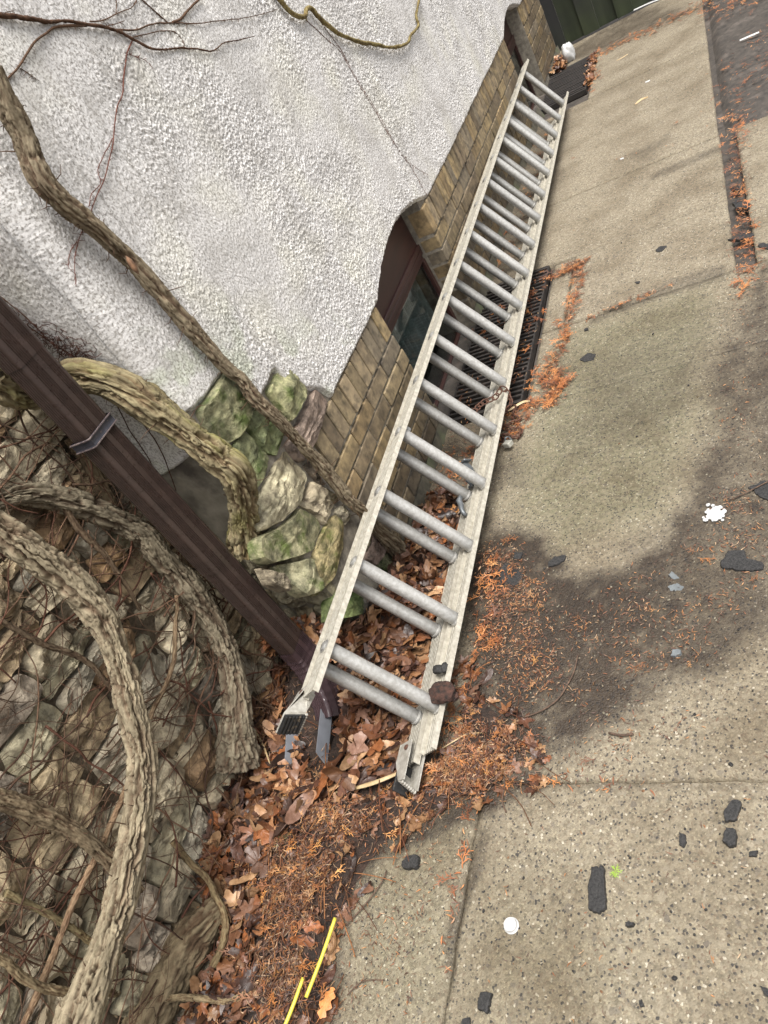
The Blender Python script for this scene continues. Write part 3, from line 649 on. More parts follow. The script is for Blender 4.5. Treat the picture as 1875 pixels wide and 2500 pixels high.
def rung(y, n0, tone, ins=0.0):
    mb = MB(); ns = 40; P = []; prof = [(-.006, .010), (-.0045, .0135), (-.001, .0135), (-.001, .0200), (LW + .001, .0200), (LW + .001, .0135), (LW + .0045, .0135), (LW + .006, .010)]
    us = []
    for a, r in prof[:4]: us.append((a, r))
    for a in np.linspace(.004, LW - .004, 30): us.append((a, .0200))
    for a, r in prof[4:]: us.append((a, r))
    for (a, r) in us:
        a = ins + a * (LW - 2.5 * ins) / LW
        for k in range(ns):
            t = 2 * math.pi * k / ns; rr = r + (.0006 if (k % 2 and .002 < a < LW - .002) else 0)
            P.append(Lp(a, n0 + rr * math.sin(t), y) + np.array([0, rr * math.cos(t), 0]))
    P = np.array(P); n = ns; i = np.arange(len(us) - 1)[:, None] * n; j = np.arange(n)[None]
    F = np.stack([(i + j).ravel(), (i + (j + 1) % n).ravel(), (i + n + (j + 1) % n).ravel(), (i + n + j).ravel()], 1)
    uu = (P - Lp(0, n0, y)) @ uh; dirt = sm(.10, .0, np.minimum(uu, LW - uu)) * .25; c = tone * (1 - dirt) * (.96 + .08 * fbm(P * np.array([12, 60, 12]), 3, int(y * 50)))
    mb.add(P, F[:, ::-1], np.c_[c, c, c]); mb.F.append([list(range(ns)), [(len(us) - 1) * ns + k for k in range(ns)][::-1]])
    for a in (.008 + ins, LW - .008 - 1.5 * ins):                # swaged collars just inside the rails
        for s in (0, 1):
            Q = [];
            for rr, da in ((.0200, -.0035), (.0224, -.0025), (.0224, .0025), (.0200, .0035)):
                for k in range(24):
                    t = 2 * math.pi * k / 24; Q.append(Lp(a + da, n0 + rr * math.sin(t), y) + np.array([0, rr * math.cos(t), 0]))
            i = np.arange(3)[:, None] * 24; j = np.arange(24)[None]; mb.add(Q, np.stack([(i + j).ravel(), (i + (j + 1) % 24).ravel(), (i + 24 + (j + 1) % 24).ravel(), (i + 24 + j).ravel()], 1)[:, ::-1], (1.05, 1.05, 1.05)); break
    return mb.build('rung', m_alur, lad, autos=35)
for k in range(17): rung(1.083 + YS * k, FN, random.uniform(.95, 1.12))
for k in range(16): rung(1.068 + YS * k, NB_, random.uniform(.78, .92), .020)
# shoes
def plate(mb, pts, t, nvec):
    P = np.array(pts); n = len(P); nv = np.array(nvec) * t / 2; mb.add(np.vstack([P - nv, P + nv]), [list(range(n)), [n + k for k in range(n)][::-1]] + [[k, n + k, n + (k + 1) % n, (k + 1) % n] for k in range(n)])
def frame3(m1, base):
    m1 = m1 / np.linalg.norm(m1); b = base - (base @ m1) * m1; b /= np.linalg.norm(b); return m1, b, np.cross(m1, b)
YA = np.array([0, 1.0, 0])
def upper_shoe():
    uw = LW - .012; m1, b, c = frame3(-YA * .80 + nh * .45 - uh * .40, nh)      # sole normal; b, c span the sole
    O = Lp(uw + .012, NB_ + .018, .872); mb = MB(); bx = lambda cc, h, bv=.001: mb.add(*box(cc, h, [m1, b, c], bv))
    bx(O, (.0025, .034, .030)); 
    for k in range(9): bx(O + m1 * .003 + c * -.031 + b * (-.032 + .008 * k), (.004, .0026, .004), .001)
    sc_ = 1 if (c @ uh) > 0 else -1
    for q in (-.034, .034):
        plate(mb, [O + b * q - c * .030, O + b * q + c * .030, Lp(uw + .006, NB_ + q * .95, .955), Lp(uw + .004, NB_ + q * .95, .985), Lp(uw - .022, NB_ + q * .95, .965)], .0028, b)
    plate(mb, [O + c * .030 * sc_ + b * .034, O + c * .030 * sc_ - b * .034, Lp(uw + .006, NB_ - .033, .985), Lp(uw + .006, NB_ + .033, .985)], .0028, uh)
    sh = mb.build('shoe', m_alu, lad, smooth=False); mb = MB(); bx(O + m1 * .005, (.003, .033, .029))
    for k in range(6): bx(O + m1 * .0095 + c * (-.024 + .0096 * k), (.0022, .031, .0030), .001)
    mb.build('rubber_pad', m_rubber, sh, smooth=False)
    mb = MB(); mb.add(*box(Lp(uw + .010, NB_ + .012, .965), (.005, .007, .007), [uh, YA, nh], .003)); mb.build('bolt', m_rust, sh, smooth=False)
def lower_shoe():
    mb = MB(); a, b = .040, -.006; N1, N2 = NB_ - .032, NB_ + .038
    for u_, e in ((a, .0), (b, .012)):
        plate(mb, [Lp(u_ - .003, N1, .985), Lp(u_ - .003, N2 - .012, .985), Lp(u_, N2, .95 + e), Lp(u_, N2 + .002, .862 - e), Lp(u_, N1 + .038, .868 - e), Lp(u_, N1, .930)], .003, uh)
    plate(mb, [Lp(a, N1, .985), Lp(b, N1, .985), Lp(b, N1, .930), Lp(a, N1, .930)], .003, nh)
    plate(mb, [Lp(a, N1, .930), Lp(b, N1, .930), Lp(b, N1 + .038, .856), Lp(a, N1 + .038, .868)], .003, nh)
    plate(mb, [Lp(a, N1 + .038, .867), Lp(b, N1 + .038, .855), Lp(b, N2 - .012, .848), Lp(a, N2 - .012, .860)], .003, YA)
    for k in range(7): mb.add(*box(Lp(b + .002 + k * .0070, N2 - .010, .848 + .0018 * k), (.0024, .0036, .005), [uh, YA, nh], .001))
    sh = mb.build('shoe', m_alu, lad, smooth=False)
    mb = MB(); mb.add(*box(Lp(.017, N1 + .014, .888), (.022, .040, .004), [uh, *frame3(nh, YA)[1:]] if False else [uh, YA, nh], .002)); mb.build('rubber_pad', m_rubber, sh, smooth=False)
    mb = MB(); mb.add(*box(Lp(a + .003, NB_ + .014, .962), (.004, .007, .007), [uh, YA, nh], .003)); mb.build('bolt', m_rust, sh, smooth=False)
upper_shoe(); lower_shoe()
# guide bracket, latch pieces on the lower rail, spacer bolt under the upper rail
def lbox(mb, u, n, y, h, b=.002, rot=0):
    c, s = math.cos(rot), math.sin(rot); ax = np.array([uh * c + np.array([0, s, 0]), -uh * s + np.array([0, c, 0]), nh]); V, F = box(Lp(u, n, y), h, ax, b); mb.add(V, F)
mb = MB(); lbox(mb, .060, -.052, 2.10, (.020, .022, .004), rot=.4); lbox(mb, .045, -.045, 2.085, (.014, .010, .008), rot=.4); lbox(mb, .072, -.045, 2.12, (.004, .018, .012), rot=.9); lbox(mb, .035, -.048, 2.04, (.016, .018, .004), rot=.2); lbox(mb, .03, -.043, 2.02, (.004, .016, .01), rot=.2)
mb.build('rung_latch', m_grey, lad, smooth=False)
mb = MB(); pts = [Lp(.062, -.055, 1.925), Lp(.050, -.050, 1.905), Lp(.045, -.045, 1.88), Lp(.030, -.043, 1.865), Lp(.020, -.045, 1.875)]
add_tube(mb, [(*q, r) for q, r in zip(pts, (.010, .011, .009, .008, .003))], .006, 10); lbox(mb, .058, -.052, 1.93, (.008, .012, .008))
mb.build('latch_hook', m_grey, lad)
mb = MB(); lbox(mb, LW - .040, -.02, 2.06, (.009, .009, .014), .003); b1 = mb.build('spacer_bolt', m_white, lad); mb = MB(); lbox(mb, LW - .034, -.036, 2.06, (.010, .012, .006), .002); mb.build('washer', m_rubber, b1)

# ---------------------------------------------------------------- downspout
PX, PY = -.088, 1.203
ds = empty('downspout', (PX, PY, .05), 'dark brown fluted metal downspout running down the inner corner', 'downspout')
def fl_profile(hx, hy):
    pts = []; r = .009
    def edge(a, b, n, nv, pos):
        a = np.array(a); b = np.array(b); Ls = np.linalg.norm(b - a); out = []
        for p in pos:
            for dp, d in ((-.0030, 0), (-.0014, -.0034), (.0010, -.0034), (.0022, 0)): out.append(a + (b - a) * ((p * Ls + dp) / Ls) + np.array(nv) * d)
        return [a] + out + [b]
    pos = [.08, .16, .24, .32, .40, .68, .76, .84, .92]; ps = [.15, .32, .5, .68, .85]
    pts += edge((hx, -hy + r), (hx, hy - r), 8, (1, 0), pos); pts += [np.array([hx - r * .3, hy - r * .3])]
    pts += edge((hx - r, hy), (-hx + r, hy), 5, (0, 1), ps); pts += [np.array([-hx + r * .3, hy - r * .3])]
    pts += edge((-hx, hy - r), (-hx, -hy + r), 8, (-1, 0), pos); pts += [np.array([-hx + r * .3, -hy + r * .3])]
    pts += edge((-hx + r, -hy), (hx - r, -hy), 5, (0, -1), ps); pts += [np.array([hx - r * .3, -hy + r * .3])]
    return np.array(pts)
def extr(mb, prof, path, sc=None, col=None):
    """path: list of (center, xaxis, yaxis)"""
    n = len(prof); P = []
    for k, (c, ax, ay) in enumerate(path):
        s = 1 if sc is None else sc[k]; P += [np.array(c) + q[0] * s * np.array(ax) + q[1] * s * np.array(ay) for q in prof]
    i = np.arange(len(path) - 1)[:, None] * n; j = np.arange(n)[None]
    F = np.stack([(i + j).ravel(), (i + (j + 1) % n).ravel(), (i + n + (j + 1) % n).ravel(), (i + n + j).ravel()], 1)
    mb.add(np.array(P), F, col)
zj1 = U(75, 765, 0, -.06)[2]; zj2 = U(480, 1215, 0, -.06)[2]; zst = U(215, 935, 0, -.06)[2]
ex, ey = (1, 0, 0), (0, 1, 0)
for (z0, z1, s) in ((zj1 - .0, 2.5, 1.05), (zj2, zj1 + .02, 1.0), (.285, zj2 + .02, .955)):
    mb = MB(); pf = fl_profile(.030, .046) * s
    extr(mb, pf, [((PX, PY, z), ex, ey) for z in np.linspace(z0, z1, 12)]); n = len(pf); 
    mb.build('pipe_section', m_pipe, ds, autos=50)
mb = MB(); pf = fl_profile(.031, .047)
for s, zz, h in ((1.09, zst, .020),):
    for (za, zb_, q) in ((-1, -.72, 1.07), (-.72, -.45, 1.16), (-.45, .45, 1.08), (.45, .72, 1.16), (.72, 1, 1.07)):
        pr = np.array([(a * .0, 0) for a in (0,)])
    rr = [(-1, 1.04), (-.85, 1.08), (-.6, 1.08), (-.5, 1.05), (.5, 1.05), (.6, 1.08), (.85, 1.08), (1, 1.04)]
    sq = np.array([(.0285, -.0425), (.0285, -.02), (.0285, .02), (.0285, .0425), (.02, .0455), (-.03, .0455), (-.03, -.0455), (.02, -.0455)]) * 1.09
    extr(mb, sq, [((PX, PY, zz + a * .014), ex, ey) for a, q in rr], [q for a, q in rr])
mb.build('strap', M_('brown strap', (.035, .035, .045), (.02, .02, .025), sc=60, rough=.35, bump=.1, C=(.18, .14, .12), csc=90, cth=(.62, .72)), ds, autos=40)
for za_ in (-.0115, .0115):  # thin rims in a brighter colour, added along both strap edges
    mb = MB(); extr(mb, sq, [((PX, PY, zst + za_ + a * .0022), ex, ey) for a in (-1, -.5, .5, 1)], [1.06, 1.11, 1.11, 1.06])
    mb.build('strap_bead', M_('bright strap edge', (.20, .16, .15), (.05, .038, .045), sc=120, rough=.35, bump=.2, metal=.2), ds, autos=40)
# elbow
pth = spline([(PX, PY, .30), (PX, PY, .245), (PX + .008, PY - .012, .19), (PX + .022, PY - .045, .13), (PX + .035, PY - .085, .085), (PX + .042, PY - .115, .062)], .006)
T = np.gradient(pth, axis=0); T /= np.linalg.norm(T, axis=1)[:, None]; fr = []
for k, c in enumerate(pth):
    t = -T[k]; ay = np.cross(t, [1, 0, 0]); ay /= np.linalg.norm(ay); ax = np.cross(ay, t); fr.append((c, ax, ay))
L_ = np.arange(len(pth)); scl = [(1.02 + .05 * ((k % 4) == 0)) if 6 < k < len(pth) - 7 else 1.03 for k in L_]
mb = MB(); extr(mb, fl_profile(.030, .046), fr[::-1], scl[::-1]); extr(mb, fl_profile(.030, .046)[::-1], fr[-12:][::-1], [.96] * 12)
mb.build('elbow', M_('glossy brown enamel', (.055, .035, .038), (.04, .026, .028), sc=30, rough=.16, bump=.06, bsc=60), ds, autos=50)
for k, (q, dx, dy) in enumerate([(zj1, 0, 0), (zj2, 0, 0)]): pass
# grey tray under the spout
tr = empty('splash_tray', (-.05, 1.08, .0), 'grey splash tray half buried in leaves below the downspout', 'splash tray')
H0 = .075
def blade(pix, zt, t=.003):
    mb = MB(); P = [U(x, y, 2, zt) for x, y in pix]; P = np.array(P); a, b = P[0], P[-1]; d = (b - a) / np.linalg.norm(b - a); s = np.array([-d[1], d[0], 0])
    return P
mb = MB()
def side(p0, p1, hgt, z0, cut):
    p0 = np.array(p0); p1 = np.array(p1); d = p1 - p0; s = np.array([-d[1], d[0], 0]); s /= np.linalg.norm(s); up = np.array([0, 0, 1]) * .9 - s * .35; up /= np.linalg.norm(up)
    P = [p0, p0 + up * hgt, p1 + up * hgt - d * cut, p1 - d * .0]
    m2 = MB(); plate(m2, P, .004, np.cross(d / np.linalg.norm(d), up)); m2.build('side_wall', m_tray, tr, smooth=False)
side(U(722, 1490, 2, .088), U(706, 1655, 2, .060), .042, 0, .10)
side(U(645, 1545, 2, .085), U(640, 1665, 2, .060), .042, 0, .12)
a = U(712, 1500, 2, .05); b = U(690, 1660, 2, .03); m2 = MB(); plate(m2, [(a[0] - .03, a[1], .035), (a[0] + .02, a[1], .035), (b[0] + .02, b[1], .02), (b[0] - .05, b[1], .02)], .003, (0, 0, 1)); m2.build('floor', m_tray, tr, smooth=False)

# ---------------------------------------------------------------- vine trunks and creepers
def heap(P):                                   # height of the leaf litter piled in the corner
    x, y = P[:, 0], P[:, 1]
    h = .095 * np.exp(-(((x + .05) / .22) ** 2 + ((y - 1.36) / .32) ** 2)) + .05 * np.exp(-((x + .34) / .16) ** 2) * sm(1.5, 1.1, y) + .03 * np.exp(-((x) / .2) ** 2) * sm(2.2, 1.7, y)
    h += .025 * np.exp(-(((x + .0) / .3) ** 2 + ((y - .75) / .4) ** 2))
    h *= 1 - .75 * np.exp(-(((x + .06) / .075) ** 2 + ((y - 1.08) / .13) ** 2))
    return h
trunks = []
def trunk(name, label, cat, pts, m_, bark, step=.005, nseg=72, tintc=(1, 1, 1), group=None, wob=0, strands=0, seed=0):
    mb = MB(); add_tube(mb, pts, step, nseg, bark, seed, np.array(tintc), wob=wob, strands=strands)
    o = mb.build(name, m_); tag(o, label, cat, group)
    if bark >= .003:                           # clinging rootlets and short dead side shoots
        rr = random.Random(seed); S_ = spline(pts, .01); mr = MB()
        for q in range(int(len(S_) * .9)):
            i = rr.randrange(2, len(S_) - 2); c = S_[i, :3]; t = S_[i + 1, :3] - S_[i - 1, :3]; t /= np.linalg.norm(t); v = np.array([rr.uniform(-1, .4), rr.gauss(0, 1), rr.gauss(0, 1)]); v -= (v @ t) * t; v /= np.linalg.norm(v)
            b0 = c + v * S_[i, 3] * .72; l = rr.uniform(.008, .03) if q % 9 else rr.uniform(.04, .09); b1 = b0 + v * l * .6 + t * rr.uniform(-.01, .01); b2 = b0 + v * l + t * rr.uniform(-.02, .02) + np.array([-.004, 0, -.004])
            add_tube(mr, [(*b0, .0014), (*b1, .001), (*b2, .0005)], .012, 4, 0, 0, np.array((.8, .7, .6)))
        mr.build('rootlets', m_twig, o)['kind'] = 'stuff'
    return o
GV = 'old climbing vine stems'
# A: slim stem slanting over the white wall down to the brick base
pa = [(U(x, y, 0, X), r, X) for (x, y), r, X in zip(
    Z(0, 0, 2.37, [(-60, 400), (15, 560), (85, 690), (140, 800), (190, 930), (255, 1060), (350, 1160), (450, 1240), (550, 1320), (650, 1410), (750, 1500), (850, 1610)]) + Z(450, 800, 2.765, [(250, 235), (380, 345), (480, 480), (600, 590), (700, 690), (800, 800), (900, 900), (1000, 1020), (1100, 1145), (1210, 1250)]) + Z(800, 1000, 4.423, [(500, 1265), (600, 1360), (690, 1440), (750, 1500)]),
    [.032, .031, .030, .029, .029, .028, .027, .027, .026, .026, .025, .024, .024, .023, .023, .022, .022, .022, .022, .023, .024, .025, .027, .030, .036, .042],
    [.10, .09, .08, .075, .07, .07, .065, .06, .06, .055, .05, .05, .05, .055, .055, .06, .06, .055, .05, .045, .045, .045, .045, .045, .04, .03])]
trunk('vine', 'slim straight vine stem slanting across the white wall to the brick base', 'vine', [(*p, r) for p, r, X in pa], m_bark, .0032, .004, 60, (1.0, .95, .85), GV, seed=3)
wa, wb = U(272, 553, 0, .09), U(300, 592, 0, .09); tocam = (CAM - wa) / np.linalg.norm(CAM - wa)
mb = MB(); add_tube(mb, [(*(wa * (1 - t) + wb * t + tocam * .0200), r_) for t, r_ in ((0, .001), (.25, .0062), (.5, .0072), (.75, .006), (1, .001))], .003, 16, 0, 0)
vw = mb.build('bark_wound', M_('bare orange wood', (.26, .14, .075), (.09, .05, .03), sc=60, rough=.8, bump=.5, bsc=90), bpy.data.objects['vine']); vw['label'] = 'orange bare wood where the bark is torn'
# B: thick mossy stem bending down behind the pipe
pb = Z(0, 650, 2.765, [(-80, 740), (90, 830), (270, 840), (470, 745), (690, 765), (900, 860), (1100, 1000), (1300, 1155), (1480, 1300)]) + Z(450, 800, 2.765, [(330, 960), (385, 1100), (400, 1250), (405, 1400), (420, 1500)])
yb_ = [1.20, 1.24, 1.29, 1.32, 1.33, 1.335, 1.335, 1.335, 1.335, 1.335, 1.335, 1.33, 1.32, 1.31]
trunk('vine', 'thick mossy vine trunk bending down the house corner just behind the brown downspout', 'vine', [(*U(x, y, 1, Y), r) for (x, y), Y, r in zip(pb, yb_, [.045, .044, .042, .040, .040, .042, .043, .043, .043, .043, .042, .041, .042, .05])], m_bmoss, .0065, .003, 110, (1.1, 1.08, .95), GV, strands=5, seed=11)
# C, D, E, K on the rubble wall
pc = Z(0, 1200, 2.765, [(-60, 60), (180, 10), (400, 50), (600, 110), (800, 200), (950, 280), (1070, 420), (1210, 570), (1330, 720), (1430, 860), (1500, 1010), (1560, 1200), (1590, 1400), (1590, 1560), (1590, 1700), (1600, 1850)])
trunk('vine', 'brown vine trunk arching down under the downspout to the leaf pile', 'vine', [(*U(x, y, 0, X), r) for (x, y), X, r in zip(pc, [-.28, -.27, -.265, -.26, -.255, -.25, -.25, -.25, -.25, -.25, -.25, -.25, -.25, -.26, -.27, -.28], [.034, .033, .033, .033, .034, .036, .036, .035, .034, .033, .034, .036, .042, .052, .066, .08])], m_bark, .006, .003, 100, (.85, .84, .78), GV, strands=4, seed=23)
pd_ = Z(0, 1200, 2.765, [(-120, 170), (100, 330), (300, 475), (480, 610), (620, 760), (720, 920), (790, 1100), (850, 1300), (890, 1500)]) + Z(0, 1800, 2.37, [(815, 50), (822, 220), (800, 430), (760, 650), (715, 850), (665, 1050), (600, 1250), (530, 1440), (450, 1640), (360, 1850), (260, 2050)])
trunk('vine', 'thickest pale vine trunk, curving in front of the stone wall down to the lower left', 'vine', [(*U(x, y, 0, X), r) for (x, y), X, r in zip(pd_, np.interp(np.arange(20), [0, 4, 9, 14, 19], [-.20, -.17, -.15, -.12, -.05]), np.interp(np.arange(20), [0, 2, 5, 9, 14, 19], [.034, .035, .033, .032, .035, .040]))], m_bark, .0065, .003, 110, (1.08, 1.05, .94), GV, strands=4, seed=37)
pe = Z(0, 1800, 2.37, [(-120, 320), (0, 355), (150, 410), (330, 490), (480, 580), (600, 680), (720, 800), (800, 900)])
trunk('vine', 'brown vine stem crossing behind the thickest trunk low on the stone wall', 'vine', [(*U(x, y, 0, -.22), r) for (x, y), r in zip(pe, [.024, .024, .023, .023, .022, .021, .02, .02])], m_bark, .003, .004, 60, (.8, .72, .6), GV, seed=41)
pf_ = Z(0, 1800, 2.37, [(1320, 950), (1250, 1030), (1150, 1140), (1050, 1270), (960, 1430), (870, 1600), (780, 1800), (700, 2000)])
trunk('vine_root', 'massive brown root lying among the leaves at the foot of the stone wall', 'root', [(*U(x, y, 2, .055), r) for (x, y), r in zip(pf_, [.03, .045, .052, .054, .055, .056, .058, .06])], m_bark, .005, .004, 84, (.75, .68, .55), None, strands=5, seed=51)
pk = Z(0, 650, 2.765, [(480, 1150), (600, 1320), (690, 1490), (770, 1650), (850, 1800)])
trunk('vine', 'short brown vine stem in shade beneath the downspout strap', 'vine', [(*U(x, y, 0, -.30), .024) for x, y in pk], m_bark, .003, .005, 48, (.7, .62, .5), GV, seed=61)
pg_ = [U(x, y, 0, -.20) for x, y in Z(0, 1800, 2.37, [(-60, 1250), (20, 1300), (100, 1375), (200, 1440), (300, 1470), (400, 1478), (500, 1455)])] + [U(x, y, 2, .07) for x, y in Z(0, 1800, 2.37, [(750, 1500), (900, 1522), (1050, 1512), (1180, 1522), (1300, 1530), (1420, 1485)])]
trunk('vine', 'knobbly thin vine stem running level across the bottom left into the litter', 'vine', [(*p_, .0105 - .0004 * k) for k, p_ in enumerate(pg_)], m_bark, .0018, .004, 32, (1.0, .9, .7), GV, wob=.015, seed=71)
ph = Z(0, 1800, 2.37, [(760, 230), (690, 390), (600, 600), (505, 790), (430, 950), (350, 1150), (270, 1350), (200, 1520), (120, 1700)])
trunk('vine', 'straight thin brown stick leaning down the stone wall left of the thickest trunk', 'vine', [(*U(x, y, 0, -.235), .0075) for x, y in ph], m_bark, .0010, .004, 24, (.95, .75, .6), GV, wob=.006, seed=81)
pi_ = Z(0, 1800, 2.37, [(30, 900), (110, 935), (250, 1000), (400, 1090), (480, 1150), (570, 1220)])
trunk('vine', 'short greenish vine stem ending behind the thickest trunk near the bottom', 'vine', [(*U(x, y, 0, -.245), .008) for x, y in pi_], m_bark, .0012, .004, 24, (.9, .85, .6), GV, wob=.008, seed=91)
pj_ = [(1000, 600), (1090, 710), (1180, 800), (1240, 900), (1300, 1050), (1290, 1200), (1230, 1330)]
trunk('vine', 'curved thin vine stem rising from the litter beside the massive root', 'vine', [(*U(x, y, 0, X), .009) for (x, y), X in zip(Z(0, 1800, 2.37, pj_), (-.3, -.28, -.25, -.2, -.16, -.15, -.16))], m_bark, .0012, .004, 24, (.8, .7, .5), GV, wob=.01, seed=101)
pl_ = Z(0, 1200, 2.765, [(430, 100), (560, 280), (700, 420), (800, 560), (880, 680), (945, 800)])
trunk('vine', 'thin dark vine stem hanging between the two arching trunks', 'vine', [(*U(x, y, 0, -.26), .0085 - .0008 * k) for k, (x, y) in enumerate(pl_)], m_bark, .0012, .004, 24, (.6, .5, .42), GV, wob=.008, seed=111)
pm_ = Z(0, 1200, 2.765, [(0, 860), (150, 960), (300, 1030), (480, 1090), (600, 1160), (720, 1290), (830, 1420)])
trunk('vine', 'thin dark vine stem crossing the stones left of the thickest trunk', 'vine', [(*U(x, y, 0, -.27), .0075) for x, y in pm_], m_bark, .0012, .004, 24, (.55, .47, .4), GV, wob=.01, seed=121)
pn_ = Z(0, 1200, 2.765, [(1190, 700), (1200, 800), (1180, 950), (1170, 1150), (1120, 1290), (1060, 1410), (1010, 1540)])
trunk('vine', 'thin wavy vine stem right of the thickest trunk on the stones', 'vine', [(*U(x, y, 0, -.25), .006) for x, y in pn_], m_bark, .001, .004, 20, (.9, .75, .6), GV, wob=.01, seed=131)

# creepers flat on the stucco
GC = 'thin creepers clinging to the white wall'
def creeper(label, paths, tintc, seed, m_=None):
    mb = MB()
    for k, (pix, r0, r1, st) in enumerate(paths):
        pts = [(*U(x, y, 0, .014 + r0 + st), r) for (x, y), r in zip(pix, np.linspace(r0, r1, len(pix)))]
        add_tube(mb, pts, .006, 10 if r0 > .004 else 6, .0008 if r0 > .004 else 0, seed + k, np.array(tintc), wob=.006)
        for q in range(int(len(pix) * 3 * (r0 < .006))):     # little clinging rootlets
            i = random.randrange(len(pts) - 1); t = random.random(); a = np.array(pts[i][:3]) * (1 - t) + np.array(pts[i + 1][:3]) * t
            d = np.array([0, random.uniform(-1, 1), random.uniform(-1, .6)]); d /= np.linalg.norm(d); l = random.uniform(.006, .022)
            add_tube(mb, [(*a, .0008), (*(a + d * l * .6 + np.array([0, .003, 0])), .0006), (*(a + d * l), .0003)], .01, 4, 0, 0, np.array(tintc))
    return tag(mb.build('creeper', m_ or m_twig), label, 'creeper', GC)
z1 = lambda P: Z(0, 0, 2.37, P)
creeper('brown branching creeper across the upper left of the white wall', [
    (z1([(-30, 80), (60, 95), (130, 108), (200, 108), (280, 122), (400, 125), (500, 140), (600, 160), (680, 180), (760, 220), (850, 275), (900, 285), (1000, 280), (1060, 278), (1160, 285), (1230, 292), (1300, 250), (1380, 230), (1470, 210)]), .0055, .0014, 0),
    (z1([(680, 172), (780, 172), (860, 150), (940, 132), (1080, 138), (1200, 130), (1330, 112), (1450, 98), (1600, 55)]), .0026, .001, 0),
    (z1([(1000, 128), (1050, 105), (1100, 45), (1160, -10)]), .004, .0035, 0), (z1([(970, 130), (890, 60), (800, -20)]), .0022, .0016, 0),
    (z1([(520, 125), (600, 115), (680, 80), (760, 45), (790, 0)]), .002, .001, 0), (z1([(500, 148), (420, 148), (320, 155), (270, 190), (200, 245), (150, 320), (110, 385), (60, 440), (0, 495)]), .0034, .0024, 0),
    (z1([(775, 215), (850, 195), (930, 180), (1010, 185), (1060, 240), (1065, 280)]), .0016, .0012, 0), (z1([(120, 395), (170, 430), (230, 470)]), .0012, .0006, 0), (z1([(600, 158), (660, 140), (720, 120)]), .0014, .0008, 0), (z1([(60, 95), (30, 75), (80, 62)]), .0012, .0008, 0), (z1([(670, 80), (675, 0)]), .0012, .0008, 0)],
    (1.0, .88, .76), 1)
creeper('reddish hair thin creeper hanging below the branching creeper and passing behind the slim stem', [
    (z1([(765, 235), (738, 300), (718, 420), (708, 530), (678, 620), (660, 760), (650, 860), (610, 1010), (570, 1110), (525, 1230), (470, 1350), (440, 1450), (435, 1560), (440, 1660)]), .0020, .0008, 0),
    (z1([(650, 800), (610, 890), (570, 980), (585, 1060), (530, 1120), (515, 1200)]), .0012, .0008, 0), (z1([(445, 1400), (410, 1450), (395, 1540), (440, 1590)]), .0010, .0006, 0), (z1([(750, 315), (820, 340), (870, 370)]), .001, .0005, 0)],
    (1.2, .68, .66), 20)
creeper('thick moss green creeper looping at the top of the white wall', [
    (Z(650, 0, 2.37, [(40, -60), (80, 0), (140, 70), (195, 97), (225, 92), (235, 52), (262, 48), (300, 95), (380, 170), (460, 215), (550, 245), (640, 256), (720, 275), (810, 255), (840, 200), (880, 150), (868, 90), (885, 0), (885, -60)]), .0095, .0065, .006), (Z(650, 0, 2.37, [(225, 92), (235, 120)]), .004, .002, .004)],
    (1.0, .95, .55), 30, m_bark)
creeper('straight hair thin creeper running down to the nearer arched window', [
    (Z(650, 0, 2.37, [(235, 120), (300, 180), (350, 225), (430, 300), (520, 460), (620, 620), (710, 780), (790, 900), (860, 1000), (930, 1130)]), .0014, .0008, 0), (Z(650, 0, 2.37, [(310, 120), (380, 220), (450, 320), (540, 480), (640, 640), (780, 890), (850, 960), (940, 1015)]), .0011, .0007, 0)],
    (1.2, .75, .65), 40)

# tangle of fine twigs over the rubble wall
mb = MB()
for k in range(330):
    y = random.uniform(-.1, 1.36); z = random.uniform(.02, 1.6); X = random.uniform(-.30, -.24); a = random.choice([random.uniform(-.4, .4), random.uniform(-2.0, -1.0), random.uniform(0, 6.28)]); P = []
    n = random.randint(5, 12); r = random.choice([.0012, .0018, .0025, .0035])
    for i in range(n):
        if y > 1.37 or z < .02: break
        P.append((X, y, z, r * (1 - .6 * i / n))); a += random.uniform(-.35, .35); y += math.cos(a) * .05; z += math.sin(a) * .05; X = min(-.2, max(-.31, X + random.uniform(-.012, .012)))
    if len(P) > 2:
        t = random.choice([(.9, .85, .75), (.6, .5, .45), (1.3, 1.15, 1.0), (.9, .62, .55)]); add_tube(mb, P, .012, 5, 0, k, np.array(t), wob=.008)
        for i in range(len(P) - 1):
            if random.random() < .5: p0 = np.array(P[i][:3]); b = a + random.uniform(-1.5, 1.5); add_tube(mb, [(*p0, .001), (*(p0 + [.01, math.cos(b) * .03, math.sin(b) * .03]), .0008), (*(p0 + [.0, math.cos(b + .5) * .06, math.sin(b + .5) * .06]), .0004)], .02, 4, 0, 0, np.array(t))
tag(mb.build('twig_tangle', m_twig), 'tangle of fine dead creeper twigs over the rubble stones', 'twigs', kind='stuff')
mb = MB()                                        # dark fringe of rootlets along the stucco corner by the pipe
for k in range(160):
    t = random.random(); px = 20 + 190 * t + random.gauss(0, 8); py = 690 + 90 * t + random.gauss(0, 14); a = U(px, py, 1, YC - .02); P = []
    b = random.uniform(0, 6.28)
    for i in range(4): P.append((a[0] + math.cos(b) * .011 * i, a[1] - .003 * i + random.uniform(-.004, .004), a[2] + math.sin(b) * .011 * i, .0009)); b += random.uniform(-.7, .7)
    add_tube(mb, P, .01, 4, 0, 0, np.array((.7, .5, .5)))
